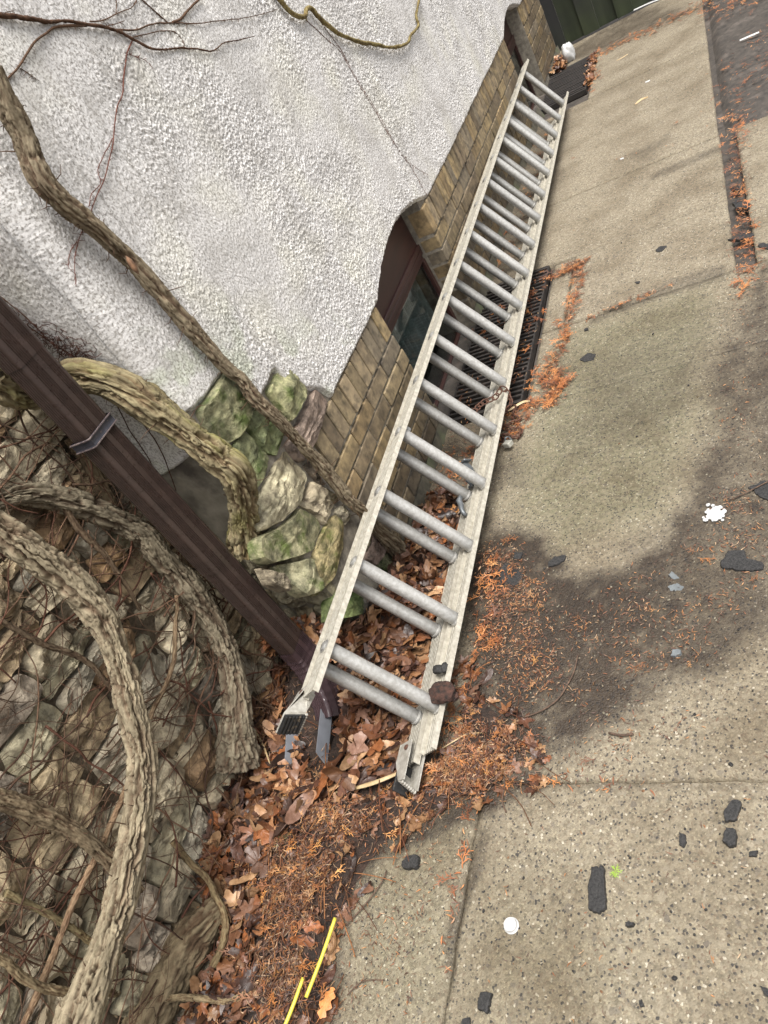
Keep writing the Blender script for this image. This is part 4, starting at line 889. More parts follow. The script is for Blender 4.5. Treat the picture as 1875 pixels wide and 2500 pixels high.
for pts in ([(40, 690), (110, 740), (180, 780), (240, 790)], [(0, 640), (60, 690), (100, 730)], [(270, 880), (320, 930), (350, 980), (365, 1020), (380, 1060)], [(290, 860), (350, 900), (375, 930)], [(250, 870), (280, 930), (320, 990), (340, 1040)]):
    add_tube(mb, [(*U(x, y, 1, YC - .02), .0016) for x, y in pts], .01, 5, 0, 0, np.array((.7, .5, .45)), wob=.006)
tag(mb.build('rootlet_fringe', m_twig), 'dark fringe of dead rootlets on the stucco beside the downspout', 'twigs', kind='stuff')

# ---------------------------------------------------------------- leaf litter
LEAFP = G([(560, 1440), (540, 1560), (540, 1650), (450, 1740), (440, 1890), (475, 1960), (500, 2050), (440, 2150), (400, 2260), (560, 2260), (590, 2000), (600, 1850), (740, 1730), (890, 1670), (930, 1560), (945, 1440), (985, 1300), (1000, 1130), (985, 1040), (930, 1080), (860, 1230), (800, 1340), (720, 1360), (640, 1380)])
NEEP = G([(430, 2300), (500, 2060), (500, 1950), (540, 1800), (620, 1720), (900, 1680), (960, 1600), (985, 1430), (1020, 1430), (1090, 1500), (1150, 1560), (1200, 1650), (1180, 1700), (1080, 1745), (1000, 1760), (900, 1800), (830, 1860), (790, 1930), (750, 2000), (735, 2100), (720, 2300)])
nx, ny = 130, 230; X, Y = np.meshgrid(np.linspace(-.37, .50, nx), np.linspace(.0, 2.3, ny), indexing='ij'); P = np.c_[X.ravel(), Y.ravel()]
lz = np.minimum(sdf(P, LEAFP), sdf(P, NEEP) + .05); hz = heap(P) + .022 * fbm(np.c_[P * 22, P[:, 0] * 0], 4, 7) * 1.0 - .004; hz = hz * sm(.03, -.04, lz) - .02 * sm(-.02, .03, lz)
hz = np.where((P[:, 1] > 1.37) & (P[:, 0] < .0), -.03, hz)
bedmb = MB(); bedmb.add(np.c_[P, hz], grid(nx, ny)); tag(bedmb.build('leaf_mould', m_bed), 'dark leaf mould heaped in the wall corner', 'leaf litter', kind='stuff')
def bedz(P2):
    l = np.minimum(sdf(P2, LEAFP), sdf(P2, NEEP) + .05); h = heap(P2) + .022 * fbm(np.c_[P2 * 22, P2[:, 0] * 0], 4, 7) - .004
    h = h * sm(.03, -.04, l) - .02 * sm(-.02, .03, l); return np.maximum(h, .0)
def leaf_tpl(kind, seed):
    r_ = np.random.default_rng(seed); n = 44; th = np.linspace(0, 2 * math.pi, n, endpoint=False)
    if kind == 'maple':
        rad = np.zeros(n)
        for c0_, w_, a_ in ((0, .34, 1.0), (1.15, .30, .85), (-1.15, .30, .85), (2.15, .28, .5), (-2.15, .28, .5)):
            d = np.abs((th - c0_ + math.pi) % (2 * math.pi) - math.pi); rad = np.maximum(rad, a_ * np.clip(1 - (d / (w_ * 2)) ** 1.1, 0, 1))
        rad = .30 + .70 * rad; rad *= 1 + .09 * np.sign(np.sin(th * 13)); rad[np.abs(th - math.pi) < .2] = .16
        B = np.c_[np.cos(th) * rad, np.sin(th) * rad]
    elif kind == 'oak':
        B = np.c_[np.cos(th), np.sin(th) * .42 * (1 - .35 * np.cos(th * 9) * (np.abs(np.sin(th)) > .2))]
    else:
        B = np.c_[np.cos(th), np.sin(th) * .40 * (1 + .05 * np.sin(th * 15))]
    rr = np.array([0, .25, .5, .75, 1.0]); P = (rr[:, None, None] * B[None]).reshape(-1, 2); x, y = P[:, 0], P[:, 1]
    a, b, c = r_.normal(0, .32, 3); z = a * x * x + b * y * y + c * x * y + .35 * (fbm(np.c_[P * 1.6, x * 0 + seed], 2, seed) - .5) + .07 * (fbm(np.c_[P * 6, x * 0], 2, seed + 2) - .5) - .06 * np.abs(y) + abs(r_.normal(0, .22)) * y * y
    V = np.c_[P, z]; i = np.arange(4)[:, None] * n; j = np.arange(n)[None]; j2 = (j + 1) % n
    F = np.stack([(i + j).ravel(), (i + n + j).ravel(), (i + n + j2).ravel(), (i + j2).ravel()], 1)
    th_ = np.linspace(0, 1, 3); S = []
    # stalk
    st = np.array([(-.15, -.012, 0), (-.15, .012, 0), (-.75, .02, .1), (-.75, -.005, .1)]) if kind == 'maple' else np.array([(-.95, -.012, 0), (-.95, .012, 0), (-1.35, .02, .05), (-1.35, 0, .05)])
    V = np.vstack([V, st]); F = np.vstack([F, [[len(V) - 4, len(V) - 1, len(V) - 2, len(V) - 3]]])
    return V, F
TPL = [leaf_tpl('maple', s) for s in range(9)] + [leaf_tpl('oak', s) for s in range(20, 24)] + [leaf_tpl('plain', s) for s in range(30, 34)]
def sample(poly, n, maxw=None):
    poly_ = np.array(poly); lo, hi = poly_.min(0), poly_.max(0); out = []
    while sum(map(len, out)) < n:
        P = rng.uniform(lo, hi, (n * 2, 2)); P = P[inpoly(P, poly)]; out.append(P)
    return np.concatenate(out)[:n]
LC = np.array([(.26, .115, .05), (.20, .08, .035), (.34, .17, .08), (.13, .055, .03), (.42, .25, .13), (.09, .042, .028), (.30, .11, .04), (.24, .13, .085), (.36, .20, .10), (.16, .075, .04), (.055, .032, .024)])
mb = MB()
for k in range(190):                           # drift packed in the pocket behind the downspout
    q = (random.uniform(-.30, .0), random.uniform(1.26, 1.36), random.uniform(.06, .25) if k % 2 else .23 + random.uniform(-.02, .02)); V, F = TPL[rng.integers(len(TPL))]
    W = V @ rotm(rng.normal(0, .5), rng.normal(0, .5), rng.uniform(0, 6.28)).T * rng.uniform(.025, .042) + np.array(q); W[:, 1] = np.minimum(W[:, 1], YC - .006); mb.add(W, F, LC[rng.integers(len(LC))] * rng.uniform(.7, 1.2))
for k in range(110):                           # small pile between the far grate and the fence
    q = (random.uniform(.0, .10) + abs(random.gauss(0, .03)), random.uniform(7.15, 7.55), random.uniform(.004, .04)); V, F = TPL[rng.integers(len(TPL))]
    W = V @ rotm(rng.normal(0, .4), rng.normal(0, .4), rng.uniform(0, 6.28)).T * rng.uniform(.02, .045) + np.array(q); W[:, 2] = np.maximum(W[:, 2], .004); mb.add(W, F, LC[rng.integers(len(LC))] * rng.uniform(.7, 1.2))
for k in range(90):
    q = (.37 + random.gauss(0, .02), random.uniform(6.45, 7.2), random.uniform(.004, .02)); V, F = TPL[rng.integers(len(TPL))]
    W = V @ rotm(rng.normal(0, .3), rng.normal(0, .3), rng.uniform(0, 6.28)).T * rng.uniform(.015, .035) + np.array(q); W[:, 2] = np.maximum(W[:, 2], .004); mb.add(W, F, LC[rng.integers(len(LC))] * rng.uniform(.8, 1.3))
PL = sample(LEAFP, 1700); TRZ = G([(640, 1430), (735, 1430), (750, 1560), (735, 1680), (690, 1700), (675, 1600), (640, 1560)], .04); PL = PL[sdf(PL, TRZ) > .022]; PL = PL[(PL[:, 0] > -.35) & ~((PL[:, 1] > 1.36) & (PL[:, 0] < .02)) & (PL[:, 1] > -.1)]; hz = bedz(PL)
for k, (q, h0) in enumerate(zip(PL, hz)):
    far = 1.0; V, F = TPL[rng.integers(len(TPL))]; s = rng.uniform(.026, .058) * (.75 if q[1] > 1.7 or q[1] < .5 else 1); Rm = rotm(rng.normal(0, .45), rng.normal(0, .45), rng.uniform(0, 6.28))
    W = V @ Rm.T * s; W[:, 2] *= .9 if q[0] < .2 else .25; W = W + np.array([q[0], q[1], h0 + .006 + rng.uniform(0, .022 if q[0] < .2 else .004)]); W[:, 2] = np.maximum(W[:, 2], .0015 + rng.uniform(0, .002))
    W[:, 0] = np.where(W[:, 1] > YC - .02, np.maximum(W[:, 0], .03), W[:, 0])
    mb.add(W, F, LC[rng.integers(len(LC))] * np.array([1, 1.03, 1.08]) * rng.uniform(.40, 1.25))
for q in sample(NEEP, 330):
    h0 = bedz(q[None])[0]; V, F = TPL[rng.integers(len(TPL))]; W = V @ rotm(rng.normal(0, .3), rng.normal(0, .3), rng.uniform(0, 6.28)).T * rng.uniform(.014, .036) + np.array([q[0], q[1], h0 + .004]); W[:, 2] = np.maximum(W[:, 2], .0015); mb.add(W, F, LC[rng.integers(len(LC))] * rng.uniform(.6, 1.1))
tag(mb.build('leaf_litter', m_leaf), 'wet brown maple and oak leaves piled at the foot of the walls', 'leaf litter', kind='stuff')
# needles and scale-leaf sprigs
NC = np.array([(.38, .14, .045), (.24, .085, .035), (.46, .20, .07), (.13, .055, .03), (.50, .26, .11), (.22, .09, .045), (.10, .048, .03), (.50, .33, .19), (.10, .055, .04), (.16, .075, .045), (.30, .18, .11)])
def needles(P2, z0, lmin, lmax, wd, spread=.25):
    n = len(P2); a = rng.uniform(0, 2 * math.pi, n); l = rng.uniform(lmin, lmax, n); bend = rng.normal(0, .35, n); tz = rng.normal(0, spread, n)
    V = np.zeros((n, 8, 3)); c = np.c_[P2, z0]
    for i in range(4):
        t = i / 3 - .5; aa = a + bend * t * 2; cen = np.stack([np.cos(a) * l * t - np.sin(a) * bend * l * (t * t - .1), np.sin(a) * l * t + np.cos(a) * bend * l * (t * t - .1), tz * l * t], 1)
        wv = np.stack([-np.sin(aa), np.cos(aa), rng.normal(0, .5, n)], 1) * (wd * (1 if i in (1, 2) else .5) / 2) * rng.uniform(.6, 1.4, n)[:, None]
        V[:, 2 * i] = c + cen - wv; V[:, 2 * i + 1] = c + cen + wv
    V[..., 2] = np.maximum(V[..., 2], z0[:, None] * .0 + .003)
    b = (np.arange(n) * 8)[:, None, None]; F = (b + np.array([[0, 1, 3, 2], [2, 3, 5, 4], [4, 5, 7, 6]])[None]).reshape(-1, 4)
    C = np.repeat(NC[rng.integers(len(NC), size=n)] * rng.uniform(.7, 1.3, n)[:, None], 8, 0)
    return V.reshape(-1, 3), F, C
def sprig_tpl(seed):
    r_ = np.random.default_rng(seed); S = []
    def seg(p, a, l, w):
        q = (p[0] + math.cos(a) * l, p[1] + math.sin(a) * l); S.append((p, q, w)); return q
    def br(p, a, l, d):
        n = 4 if d == 0 else 3
        for i in range(n):
            a += r_.normal(0, .18); p = seg(p, a, l / n, .075 if d < 2 else .06)
            if d < 2:
                sg = 1 if i % 2 else -1; br(p, a + sg * r_.uniform(.5, .85), l * .5, d + 1)
    br((0, 0), 0, 1.0, 0)
    V = []; F = []
    for (p, q, w) in S:
        d = np.array(q) - np.array(p); n = np.array([-d[1], d[0]]) / (np.linalg.norm(d) + 1e-9) * w / 2; k = len(V); e = d * .12
        V += [(*(p - n * .6), 0), (*(p + n * .6), 0), (*(np.array(q) + n), 0), (*(np.array(q) + e), 0.01), (*(np.array(q) - n), 0)]; F.append([k, k + 4, k + 3, k + 2, k + 1])
    V = np.array(V, float); V[:, 2] = .12 * (fbm(V * 2.5, 2, seed) - .5); return V, np.array(F)
SP = [sprig_tpl(s) for s in range(8)]
mb = MB()
def clump(P, poly):
    k = (.18 + .82 * sm(.42, .60, fbm(np.c_[P * 13, P[:, 0] * 0], 3, 321))) * (.12 + .88 * sm(0, .09, -sdf(P, poly))); return P[rng.random(len(P)) < k] + rng.normal(0, .012, (int(0), 2)) if False else P[rng.random(len(P)) < k]
def sow(poly, n, lmin=.008, lmax=.02, wd=.0019, lift=.016, sprigs=0, dim=1.0):
    P = sample(poly, int(n * 1.7)); P = clump(P, poly); P = P + rng.normal(0, .014, P.shape); P = P[~((P[:, 1] > 1.36) & (P[:, 0] < .02)) & (P[:, 0] > -.34)]; z = bedz(P); NV, NF, NCc = needles(P, z + .004 + rng.uniform(0, lift, len(P)) * (z > .002), lmin, lmax, wd); mb.add(NV, NF, NCc * dim * np.array([.80, .86, .95]))
    if sprigs:
        Q = clump(sample(poly, int(sprigs * 1.7)), poly); z = bedz(Q)
        for q, h0 in zip(Q, z):
            V, F = SP[rng.integers(len(SP))]; s = rng.uniform(.012, .034); W = V @ rotm(rng.normal(0, .25), rng.normal(0, .25), rng.uniform(0, 6.28)).T * s + [q[0], q[1], h0 + .006 + rng.uniform(0, .014)]
            W[:, 2] = np.maximum(W[:, 2], .0035); mb.add(W, F, np.array([(.46, .19, .06), (.34, .13, .045), (.56, .28, .09), (.16, .07, .035), (.24, .11, .05), (.40, .22, .10)][rng.integers(6)]) * rng.uniform(.7, 1.15))
sow(NEEP, 6200, sprigs=330)
sow(G([(600, 1850), (520, 2300), (720, 2300), (745, 2050), (800, 1900), (900, 1780), (700, 1760)]), 3600, .010, .034, .0017, sprigs=80, dim=.62)
sow(G([(900, 1680), (960, 1580), (1100, 1560), (1170, 1640), (1190, 1690), (1080, 1730), (1000, 1750), (900, 1770)]), 3000, sprigs=110)
sow(LEAFP, 3500, .008, .022, .0016, .03, sprigs=50, dim=.8)
# sparser scatter on the stained concrete
for pix, n, sp in (([(1010, 1430), (1020, 1180), (1100, 1150), (1200, 1240), (1250, 1330), (1230, 1480), (1120, 1560), (1030, 1500)], 3000, 90),
                   ([(1180, 1280), (1450, 1180), (1560, 1050), (1659, 1000), (1659, 1280), (1560, 1440), (1400, 1520), (1250, 1560), (1180, 1500)], 1300, 26),
                   ([(1500, 1100), (1659, 950), (1659, 1250), (1520, 1250)], 380, 8), ([(1540, 600), (1659, 560), (1659, 1000), (1530, 1000)], 420, 14),
                   ([(720, 1900), (900, 1780), (1000, 1760), (960, 1960), (900, 2212), (720, 2212)], 420, 5), ([(960, 1750), (1659, 1700), (1659, 2212), (960, 2212)], 90, 2),
                   ([(1150, 1560), (1500, 1500), (1659, 1650), (1200, 1700)], 240, 4), ([(1230, 230), (1560, 40), (1560, 560), (1200, 900)], 90, 4)):
    sow(G(pix), n, .006, .015, .0017, .0, int(sp * .35))
def strip(pts, n, wd, lift=.004, sprigs=0, zz=.0):
    n = int(n * .5); sprigs = int(sprigs * 2.5); wd *= .85; P = spline(np.array([(*p, 0) for p in pts]), .03)[:, :2]; q = P[rng.integers(len(P), size=n)] + rng.normal(0, wd, (n, 2)); kk_ = rng.random(n) < .15 + .85 * sm(.40, .58, fbm(np.c_[q * 30, q[:, 0] * 0], 2, 77)); q = q[kk_]; mb.add(*needles(q, zz + .004 + rng.uniform(0, lift, len(q)), .009, .022, .0026))
    for k in range(sprigs):
        c = P[rng.integers(len(P))] + rng.normal(0, wd, 2); V, F = SP[rng.integers(len(SP))]; W = V @ rotm(rng.normal(0, .2), rng.normal(0, .2), rng.uniform(0, 6.28)).T * rng.uniform(.02, .04) + [c[0], c[1], zz + .006 + rng.uniform(0, lift)]; mb.add(W, F, NC[rng.integers(4)] * rng.uniform(.9, 1.2))
strip(G([(1215, 590), (1255, 570), (1248, 620), (1235, 680), (1215, 740), (1195, 800), (1200, 850), (1140, 880)]), 1700, .018, .014, 60)
strip(G([(1195, 600), (1215, 590), (1255, 575)]), 500, .012, .01, 14); strip(G([(1165, 800), (1190, 860), (1120, 905)]), 700, .025, .012, 26)
strip(G([(1275, 685), (1340, 660), (1400, 638), (1450, 618)]), 300, .009, .006, 4); strip(G([(1590, 330), (1600, 440), (1612, 540), (1620, 600), (1600, 640)]), 1200, .026, .01, 30)
strip(G([(1200, 870), (1215, 830), (1205, 800)]), 400, .02, .012, 14); strip(G([(1090, 905), (1120, 925), (1080, 960)]), 260, .03, .008, 8)
strip(G([(1290, 120), (1400, 70), (1500, 20), (1560, -20)]), 1500, .05, .02, 60, 0.0); strip(G([(1280, 130), (1290, 170), (1275, 200)]), 300, .02, .012, 10); strip(G([(1190, 150), (1180, 165), (1210, 130)]), 500, .05, .03, 20)
strip(G([(1570, 250), (1610, 180), (1659, 60)]), 700, .12, .015, 20, .01); strip(G([(1560, 10), (1659, -10)]), 900, .15, .015, 40, .01); strip(G([(1590, 250), (1600, 300), (1590, 330)]), 500, .05, .012, 14, .008)
strip(G([(1320, 345), (1400, 330), (1470, 310)]), 60, .02, .002); strip(G([(1205, 1690), (1300, 1690), (1400, 1695)]), 90, .02, .002); strip(G([(985, 1010), (1000, 980), (1010, 1100)]), 300, .05, .006, 6)
strip(G([(1165, 600), (1150, 680), (1130, 760), (1115, 840), (1090, 880)]), 420, .035, .006, 9, .012); strip([(.10, 2.6), (.15, 3.6)], 300, .08, .004, 5, .01); strip([(.05, 3.9), (.1, 5), (.15, 6)], 1500, .07, .01, 20); strip([(.1, 1.9), (.12, 2.4)], 900, .09, .01, 10)
strip(G([(1035, 1720), (1000, 1850), (985, 1960), (960, 2100)]), 130, .010, .003, 2); strip(G([(1060, 1230), (1055, 1320), (1050, 1400)]), 400, .03, .008, 16)
tag(mb.build('needle_litter', m_needle, smooth=False), 'orange conifer needles and scale sprigs strewn over the driveway', 'needle litter', kind='stuff')
# thin litter twigs

mb = MB()
for k in range(190):
    P = sample(NEEP if k % 3 else LEAFP, 1)[0]; z = bedz(P[None])[0] + .012; a = random.choice([1.9, 2.1, 1.2, 2.6]) + random.gauss(0, .5); l = random.uniform(.05, .22); r = random.uniform(.0007, .0017); b = random.gauss(0, .25)
    if P[0] < -.3 or (P[1] > 1.3 and P[0] < .05): continue
    pts = [(P[0] + math.cos(a + b * t) * l * (t - .5), P[1] + math.sin(a + b * t) * l * (t - .5), z + .006 * math.sin(t * 3), r) for t in np.linspace(0, 1, 5)]
    add_tube(mb, pts, .02, 5, 0, k, np.array(random.choice([(1.4, .9, .7), (1, .7, .5), (2.2, 1.5, .9), (.8, .5, .4)])), wob=.004)
tag(mb.build('litter_twigs', m_twig), 'thin dry twigs lying through the fallen needles and leaves', 'twigs', kind='stuff')

# ---------------------------------------------------------------- single things on the ground
def lump(mb, c, size, seed, flat=.35, yaw=0):
    n = 26; m_ = 18; th = np.linspace(0, 2 * math.pi, n, endpoint=False); ph = np.linspace(.02, math.pi - .02, m_); T_, P_ = np.meshgrid(th, ph)
    D = np.stack([np.sin(P_) * np.cos(T_), np.sin(P_) * np.sin(T_), np.cos(P_)], 2).reshape(-1, 3); r = 1 + .55 * (fbm(D * 1.6 + seed, 3, seed) - .5) + .25 * (fbm(D * 6 + seed, 2, seed) - .5)
    V = D * r[:, None] * np.array(size); V[:, 2] = np.sign(V[:, 2]) * np.abs(V[:, 2]); cz, sz = math.cos(yaw), math.sin(yaw); V[:, :2] = V[:, :2] @ np.array([[cz, sz], [-sz, cz]])
    i = np.arange(m_ - 1)[:, None] * n; j = np.arange(n)[None]; F = np.stack([(i + j).ravel(), (i + n + j).ravel(), (i + n + (j + 1) % n).ravel(), (i + (j + 1) % n).ravel()], 1); mb.add(V + np.array(c), F)
def chip_poly(pix, t, label, m_=m_char, name='asphalt_chip', cat='asphalt chip', group='black asphalt chips on the driveway', z0=.0, seed=0):
    poly = [U(x, y, 2, z0 + .004) for x, y in pix]; mb = MB(); stone(mb, poly, t * .55, seed + 500, nrm=(0, 0, 1), rough=.0035, strata=.0, back=t * .5 + .004, K=12, NB=64, edge=.45); return tag(mb.build(name, m_), label, cat, group)
s2 = lambda P: Z(1075, 1800, 2.074, P)
chip_poly(s2([(770, 650), (832, 655), (838, 730), (842, 850), (850, 880), (800, 895), (752, 880), (750, 760), (765, 700)]), .009, 'long brick shaped black asphalt chip, largest on the clean concrete', seed=1)
chip_poly(s2([(1480, 318), (1525, 320), (1520, 370), (1500, 420), (1440, 428), (1430, 385), (1455, 350)]), .008, 'upper of two black oval asphalt chips stacked at the right edge', seed=2)
chip_poly(s2([(1450, 462), (1490, 460), (1506, 500), (1495, 550), (1460, 558), (1430, 530), (1440, 490)]), .008, 'lower of two black oval asphalt chips stacked at the right edge', seed=3)
chip_poly(s2([(1210, 488), (1240, 488), (1246, 530), (1232, 555), (1210, 548)]), .006, 'small black asphalt chip left of the two oval chips', seed=4)
chip_poly(s2([(1565, 578), (1608, 572), (1600, 605), (1562, 602)]), .005, 'small black asphalt chip below the two oval chips near the right edge', seed=5)
chip_poly(s2([(210, 1292), (262, 1296), (245, 1400), (190, 1380), (195, 1340)]), .008, 'black asphalt chip with needles near the bottom edge left of the bottle cap', seed=6)
chip_poly(s2([(110, 1425), (150, 1418), (155, 1470), (105, 1470)]), .007, 'black asphalt chip cut by the bottom edge of the picture', seed=7)
chip_poly(s2([(1620, 1260), (1670, 1275), (1665, 1320), (1640, 1300)]), .006, 'black asphalt chip on the right edge near the bottom corner', seed=8)
chip_poly(s2([(1005, 1335), (1020, 1328), (1032, 1360), (1012, 1368)]), .004, 'tiny black asphalt chip near the bottom between the long chip and the edge', seed=9)
chip_poly(s2([(940, 940), (985, 942), (978, 960), (945, 962)]), .004, 'tiny black asphalt crumb just right of the long brick shaped chip', seed=10)
s5 = lambda P: Z(1175, 1100, 2.37, P)
chip_poly(s5([(1385, 640), (1420, 585), (1520, 580), (1540, 630), (1640, 650), (1630, 690), (1500, 695), (1390, 680)]), .010, 'wide grey black rubber flap on the wet stain at the right', seed=11)
chip_poly(s5([(1550, 215), (1640, 165), (1690, 200), (1690, 300), (1600, 260)]), .010, 'triangular black flap cut by the right edge above the wide flap', seed=12)
chip_poly(s5([(90, 700), (140, 640), (200, 680), (250, 720), (200, 780), (110, 770)]), .012, 'black crumbled asphalt lump in the wet stain beside the ladder', seed=13)
chip_poly(s5([(190, 590), (240, 590), (230, 630), (190, 630)]), .008, 'small round black chip above the crumbled lump beside the ladder', seed=14)
chip_poly(s5([(385, 655), (420, 620), (490, 605), (480, 640), (400, 675)]), .008, 'slanted black chip right of the crumbled lump on the stain', seed=15)
s6 = lambda P: Z(1400, 400, 3.493, P)
chip_poly(s6([(700, 735), (740, 700), (795, 700), (760, 740), (715, 750)]), .006, 'dark purplish chip alone on the pale far slab', seed=16)
chip_poly(s6([(1335, 205), (1400, 190), (1450, 205), (1420, 230), (1350, 225)]), .01, 'black chip above the orange needles in the right hand joint', seed=17)
chip_poly(s6([(1355, 340), (1400, 310), (1450, 340), (1520, 350), (1490, 385), (1390, 385)]), .012, 'black cross shaped chip in the middle of the right hand joint', seed=18)
chip_poly(s6([(1310, 650), (1400, 630), (1430, 595), (1530, 600), (1530, 640), (1420, 650)]), .010, 'long black pointed chip lying across the right hand joint', seed=19)
chip_poly(s6([(1570, 700), (1610, 675), (1680, 690), (1680, 735), (1600, 720)]), .010, 'black chip cut by the right edge beside the far joint', seed=20)
chip_poly(s6([(45, 1665), (120, 1610), (190, 1620), (170, 1670), (90, 1685)]), .008, 'black leaf shaped chip on the mossy slab right of the ladder', seed=21)
chip_poly(s6([(90, 1410), (120, 1395), (125, 1415), (95, 1425)]), .005, 'tiny dark chip above the leaf shaped chip on the mossy slab', seed=22)
chip_poly(s6([(525, 1005), (565, 998), (560, 1018), (535, 1020)]), .004, 'tiny dark chip above the needle filled joint on the far slab', seed=23)
s4 = lambda P: Z(500, 1900, 2.765, P)
chip_poly(s4([(1330, 580), (1370, 530), (1440, 520), (1450, 580), (1420, 610), (1345, 615)]), .010, 'round black chip beside a dead leaf at the edge of the needle litter', seed=24, z0=.002)
chip_poly(G and Z(600, 1400, 2.765, [(890, 920), (930, 905), (1000, 930), (990, 960), (930, 970)]), .012, 'black chip among the leaves between the ladder rails', seed=25, z0=.045)
chip_poly(Z(600, 1400, 2.765, [(1390, 1150), (1430, 1110), (1470, 1130), (1440, 1200), (1380, 1220)]), .010, 'black chip in the needles beside the ladder foot', seed=26, z0=.008)
chip_poly(s5([(1085, 720), (1100, 695), (1145, 735), (1110, 745)]), .002, 'grey green slate chip on the wet stain, upper one', m_slate, 'slate_chip', 'slate chip', 'slate chips on the stain', seed=27)
chip_poly(s5([(1100, 1190), (1110, 1155), (1150, 1150), (1160, 1175), (1120, 1195)]), .002, 'pale blue grey slate chip on the wet stain, lower one', m_slate, 'slate_chip', 'slate chip', 'slate chips on the stain', seed=28)
chip_poly(s5([(1075, 780), (1130, 765), (1170, 785), (1160, 805), (1100, 808)]), .002, 'dull grey slate chip with an orange sprig on its edge', m_slate, 'slate_chip', 'slate chip', 'slate chips on the stain', seed=29)
# crumbs of asphalt / gravel
mb = MB()
for k in range(260):
    px = random.uniform(760, 1659); py = random.uniform(900, 2212) if k % 4 else random.uniform(300, 1000)
    if px < 1060 and py < 1780: continue
    c = U(px, py, 2, .002); s = random.uniform(.0012, .0030) * (1 if random.random() < .9 else 1.8); V, F = box((c[0], c[1], .002), (s, s * random.uniform(.6, 1), s * .6), rotm(random.random(), random.random(), random.random() * 6), s * .3); mb.add(V, F)
tag(mb.build('asphalt_crumbs', m_char, smooth=False), 'scattered tiny black asphalt crumbs on the concrete', 'crumbs', kind='stuff')
mb = MB()
for k in range(200):
    px = random.uniform(760, 1659); py = random.uniform(700, 2212)
    if px < 1060 and py < 1780: continue
    c = U(px, py, 2, .002); s = random.uniform(.0012, .0035); V, F = box((c[0], c[1], .001), (s, s * random.uniform(.6, 1), s * .6), rotm(random.random(), random.random(), random.random() * 6), s * .3); mb.add(V, F, np.array(random.choice([(.8, .75, .65), (.7, .6, .45), (.7, .4, .25), (1.1, 1.05, .95)])))
tag(mb.build('gravel_grains', m_stone, smooth=False), 'pale loose gravel grains on the concrete', 'gravel', kind='stuff')

# white bottle cap
c = U(1103, 1998, 2, .006); bc = empty('bottle_cap', (c[0], c[1], .002), 'round white plastic bottle cap lying on the bare concrete', 'bottle cap'); mb = MB(); n = 40; rings = [(0, .0125), (.0125, .0125), (.0145, .0115), (.015, .0085), (.0155, .0045), (.0155, .0035), (.0165, .0032), (.0165, .001)]
P = [(c[0] + r * math.cos(2 * math.pi * k / n), c[1] + r * math.sin(2 * math.pi * k / n), z) for r, z in rings for k in range(n)]; i = np.arange(len(rings) - 1)[:, None] * n; j = np.arange(n)[None]
mb.add(P, np.stack([(i + j).ravel(), (i + n + j).ravel(), (i + n + (j + 1) % n).ravel(), (i + (j + 1) % n).ravel()], 1)); mb.build('top', m_white, bc, autos=35)
mb = MB(); rings = [(.0178, .0005), (.0178, .003), (.0168, .0032)]; P = [(c[0] + r * math.cos(2 * math.pi * k / n), c[1] + r * math.sin(2 * math.pi * k / n), z) for r, z in rings for k in range(n)]; i = np.arange(2)[:, None] * n
mb.add(P, np.stack([(i + j).ravel(), (i + (j + 1) % n).ravel(), (i + n + (j + 1) % n).ravel(), (i + n + j).ravel()], 1)); mb.build('tamper_ring', m_white, bc)
# white crumbly splat
mb = MB(); c0 = U(1544, 1110, 2, .004)
for k in range(120):
    a = random.uniform(0, 6.28); r = abs(random.gauss(0, .016)); lump(mb, (c0[0] + math.cos(a) * r * .9, c0[1] + math.sin(a) * r * 1.1, .003 + random.uniform(0, .004)), [random.uniform(.003, .008)] * 2 + [random.uniform(.002, .004)], k)
tag(mb.build('white_crumb_pile', m_white), 'little pile of crumbled white stuff on the wet stain', 'crumb pile')
# white crumpled bag by the fence
mb = MB(); c0 = U(1230, 118, 2, .05); lump(mb, (c0[0], c0[1], .065), (.05, .05, .08), 5); o = tag(mb.build('plastic_bag', m_white), 'crumpled white plastic bag standing at the foot of the fence', 'plastic bag')
# white and pale scraps far away
def scrap(name, label, cat, pix, wdt, m_, z=.004, r=1):
    mb = MB(); P = [np.array(U(x, y, 2, z)) for x, y in pix]; S = spline(np.array(P), .01); T = np.gradient(S, axis=0); T /= np.linalg.norm(T, axis=1)[:, None]; N = np.cross(T, [0, 0, 1]); L = np.linspace(0, 1, len(S)); wd = wdt * np.sin(np.clip(L * .96 + .02, 0, 1) * math.pi) ** .45
    rows = []
    for s, dz in ((-1, .0), (-.5, .0022), (0, .003), (.5, .0022), (1, 0.0)): rows.append(S + N * (wd * s)[:, None] + np.array([0, 0, 1]) * (dz * wdt / .006))
    V = np.stack(rows, 1).reshape(-1, 3); mb.add(V, grid(len(S), 5)[:, ::-1]); 
    V2 = V.copy(); V2[:, 2] -= .0012; mb.add(V2, grid(len(S), 5)); return tag(mb.build(name, m_), label, cat)
scrap('reed_blade', 'long pale straw coloured blade lying below the ladder foot', 'leaf blade', [(722, 1712), (760, 1703), (800, 1693), (845, 1676), (885, 1658)], .0065, m_straw, .04)
scrap('reed_blade', 'thin pale stalk curving down beside the vine root left of the grey tray', 'stalk', [(532, 1540), (552, 1580), (570, 1615), (583, 1650)], .0035, m_straw, .10)
scrap('reed_blade', 'thin pale stalk beside the rail at the right of the ladder foot', 'stalk', [(952, 1618), (985, 1598), (1010, 1585), (1050, 1582)], .002, m_straw, .02)
scrap('husk', 'pale folded husk beside the rusty chain', 'husk', [(1098, 888), (1112, 878), (1130, 868), (1145, 866)], .008, m_straw, .012)
scrap('dead_leaf', 'narrow tan leaf alone on the far concrete slab', 'leaf', [(1372, 226), (1385, 215), (1400, 210)], .012, m_straw, .004)
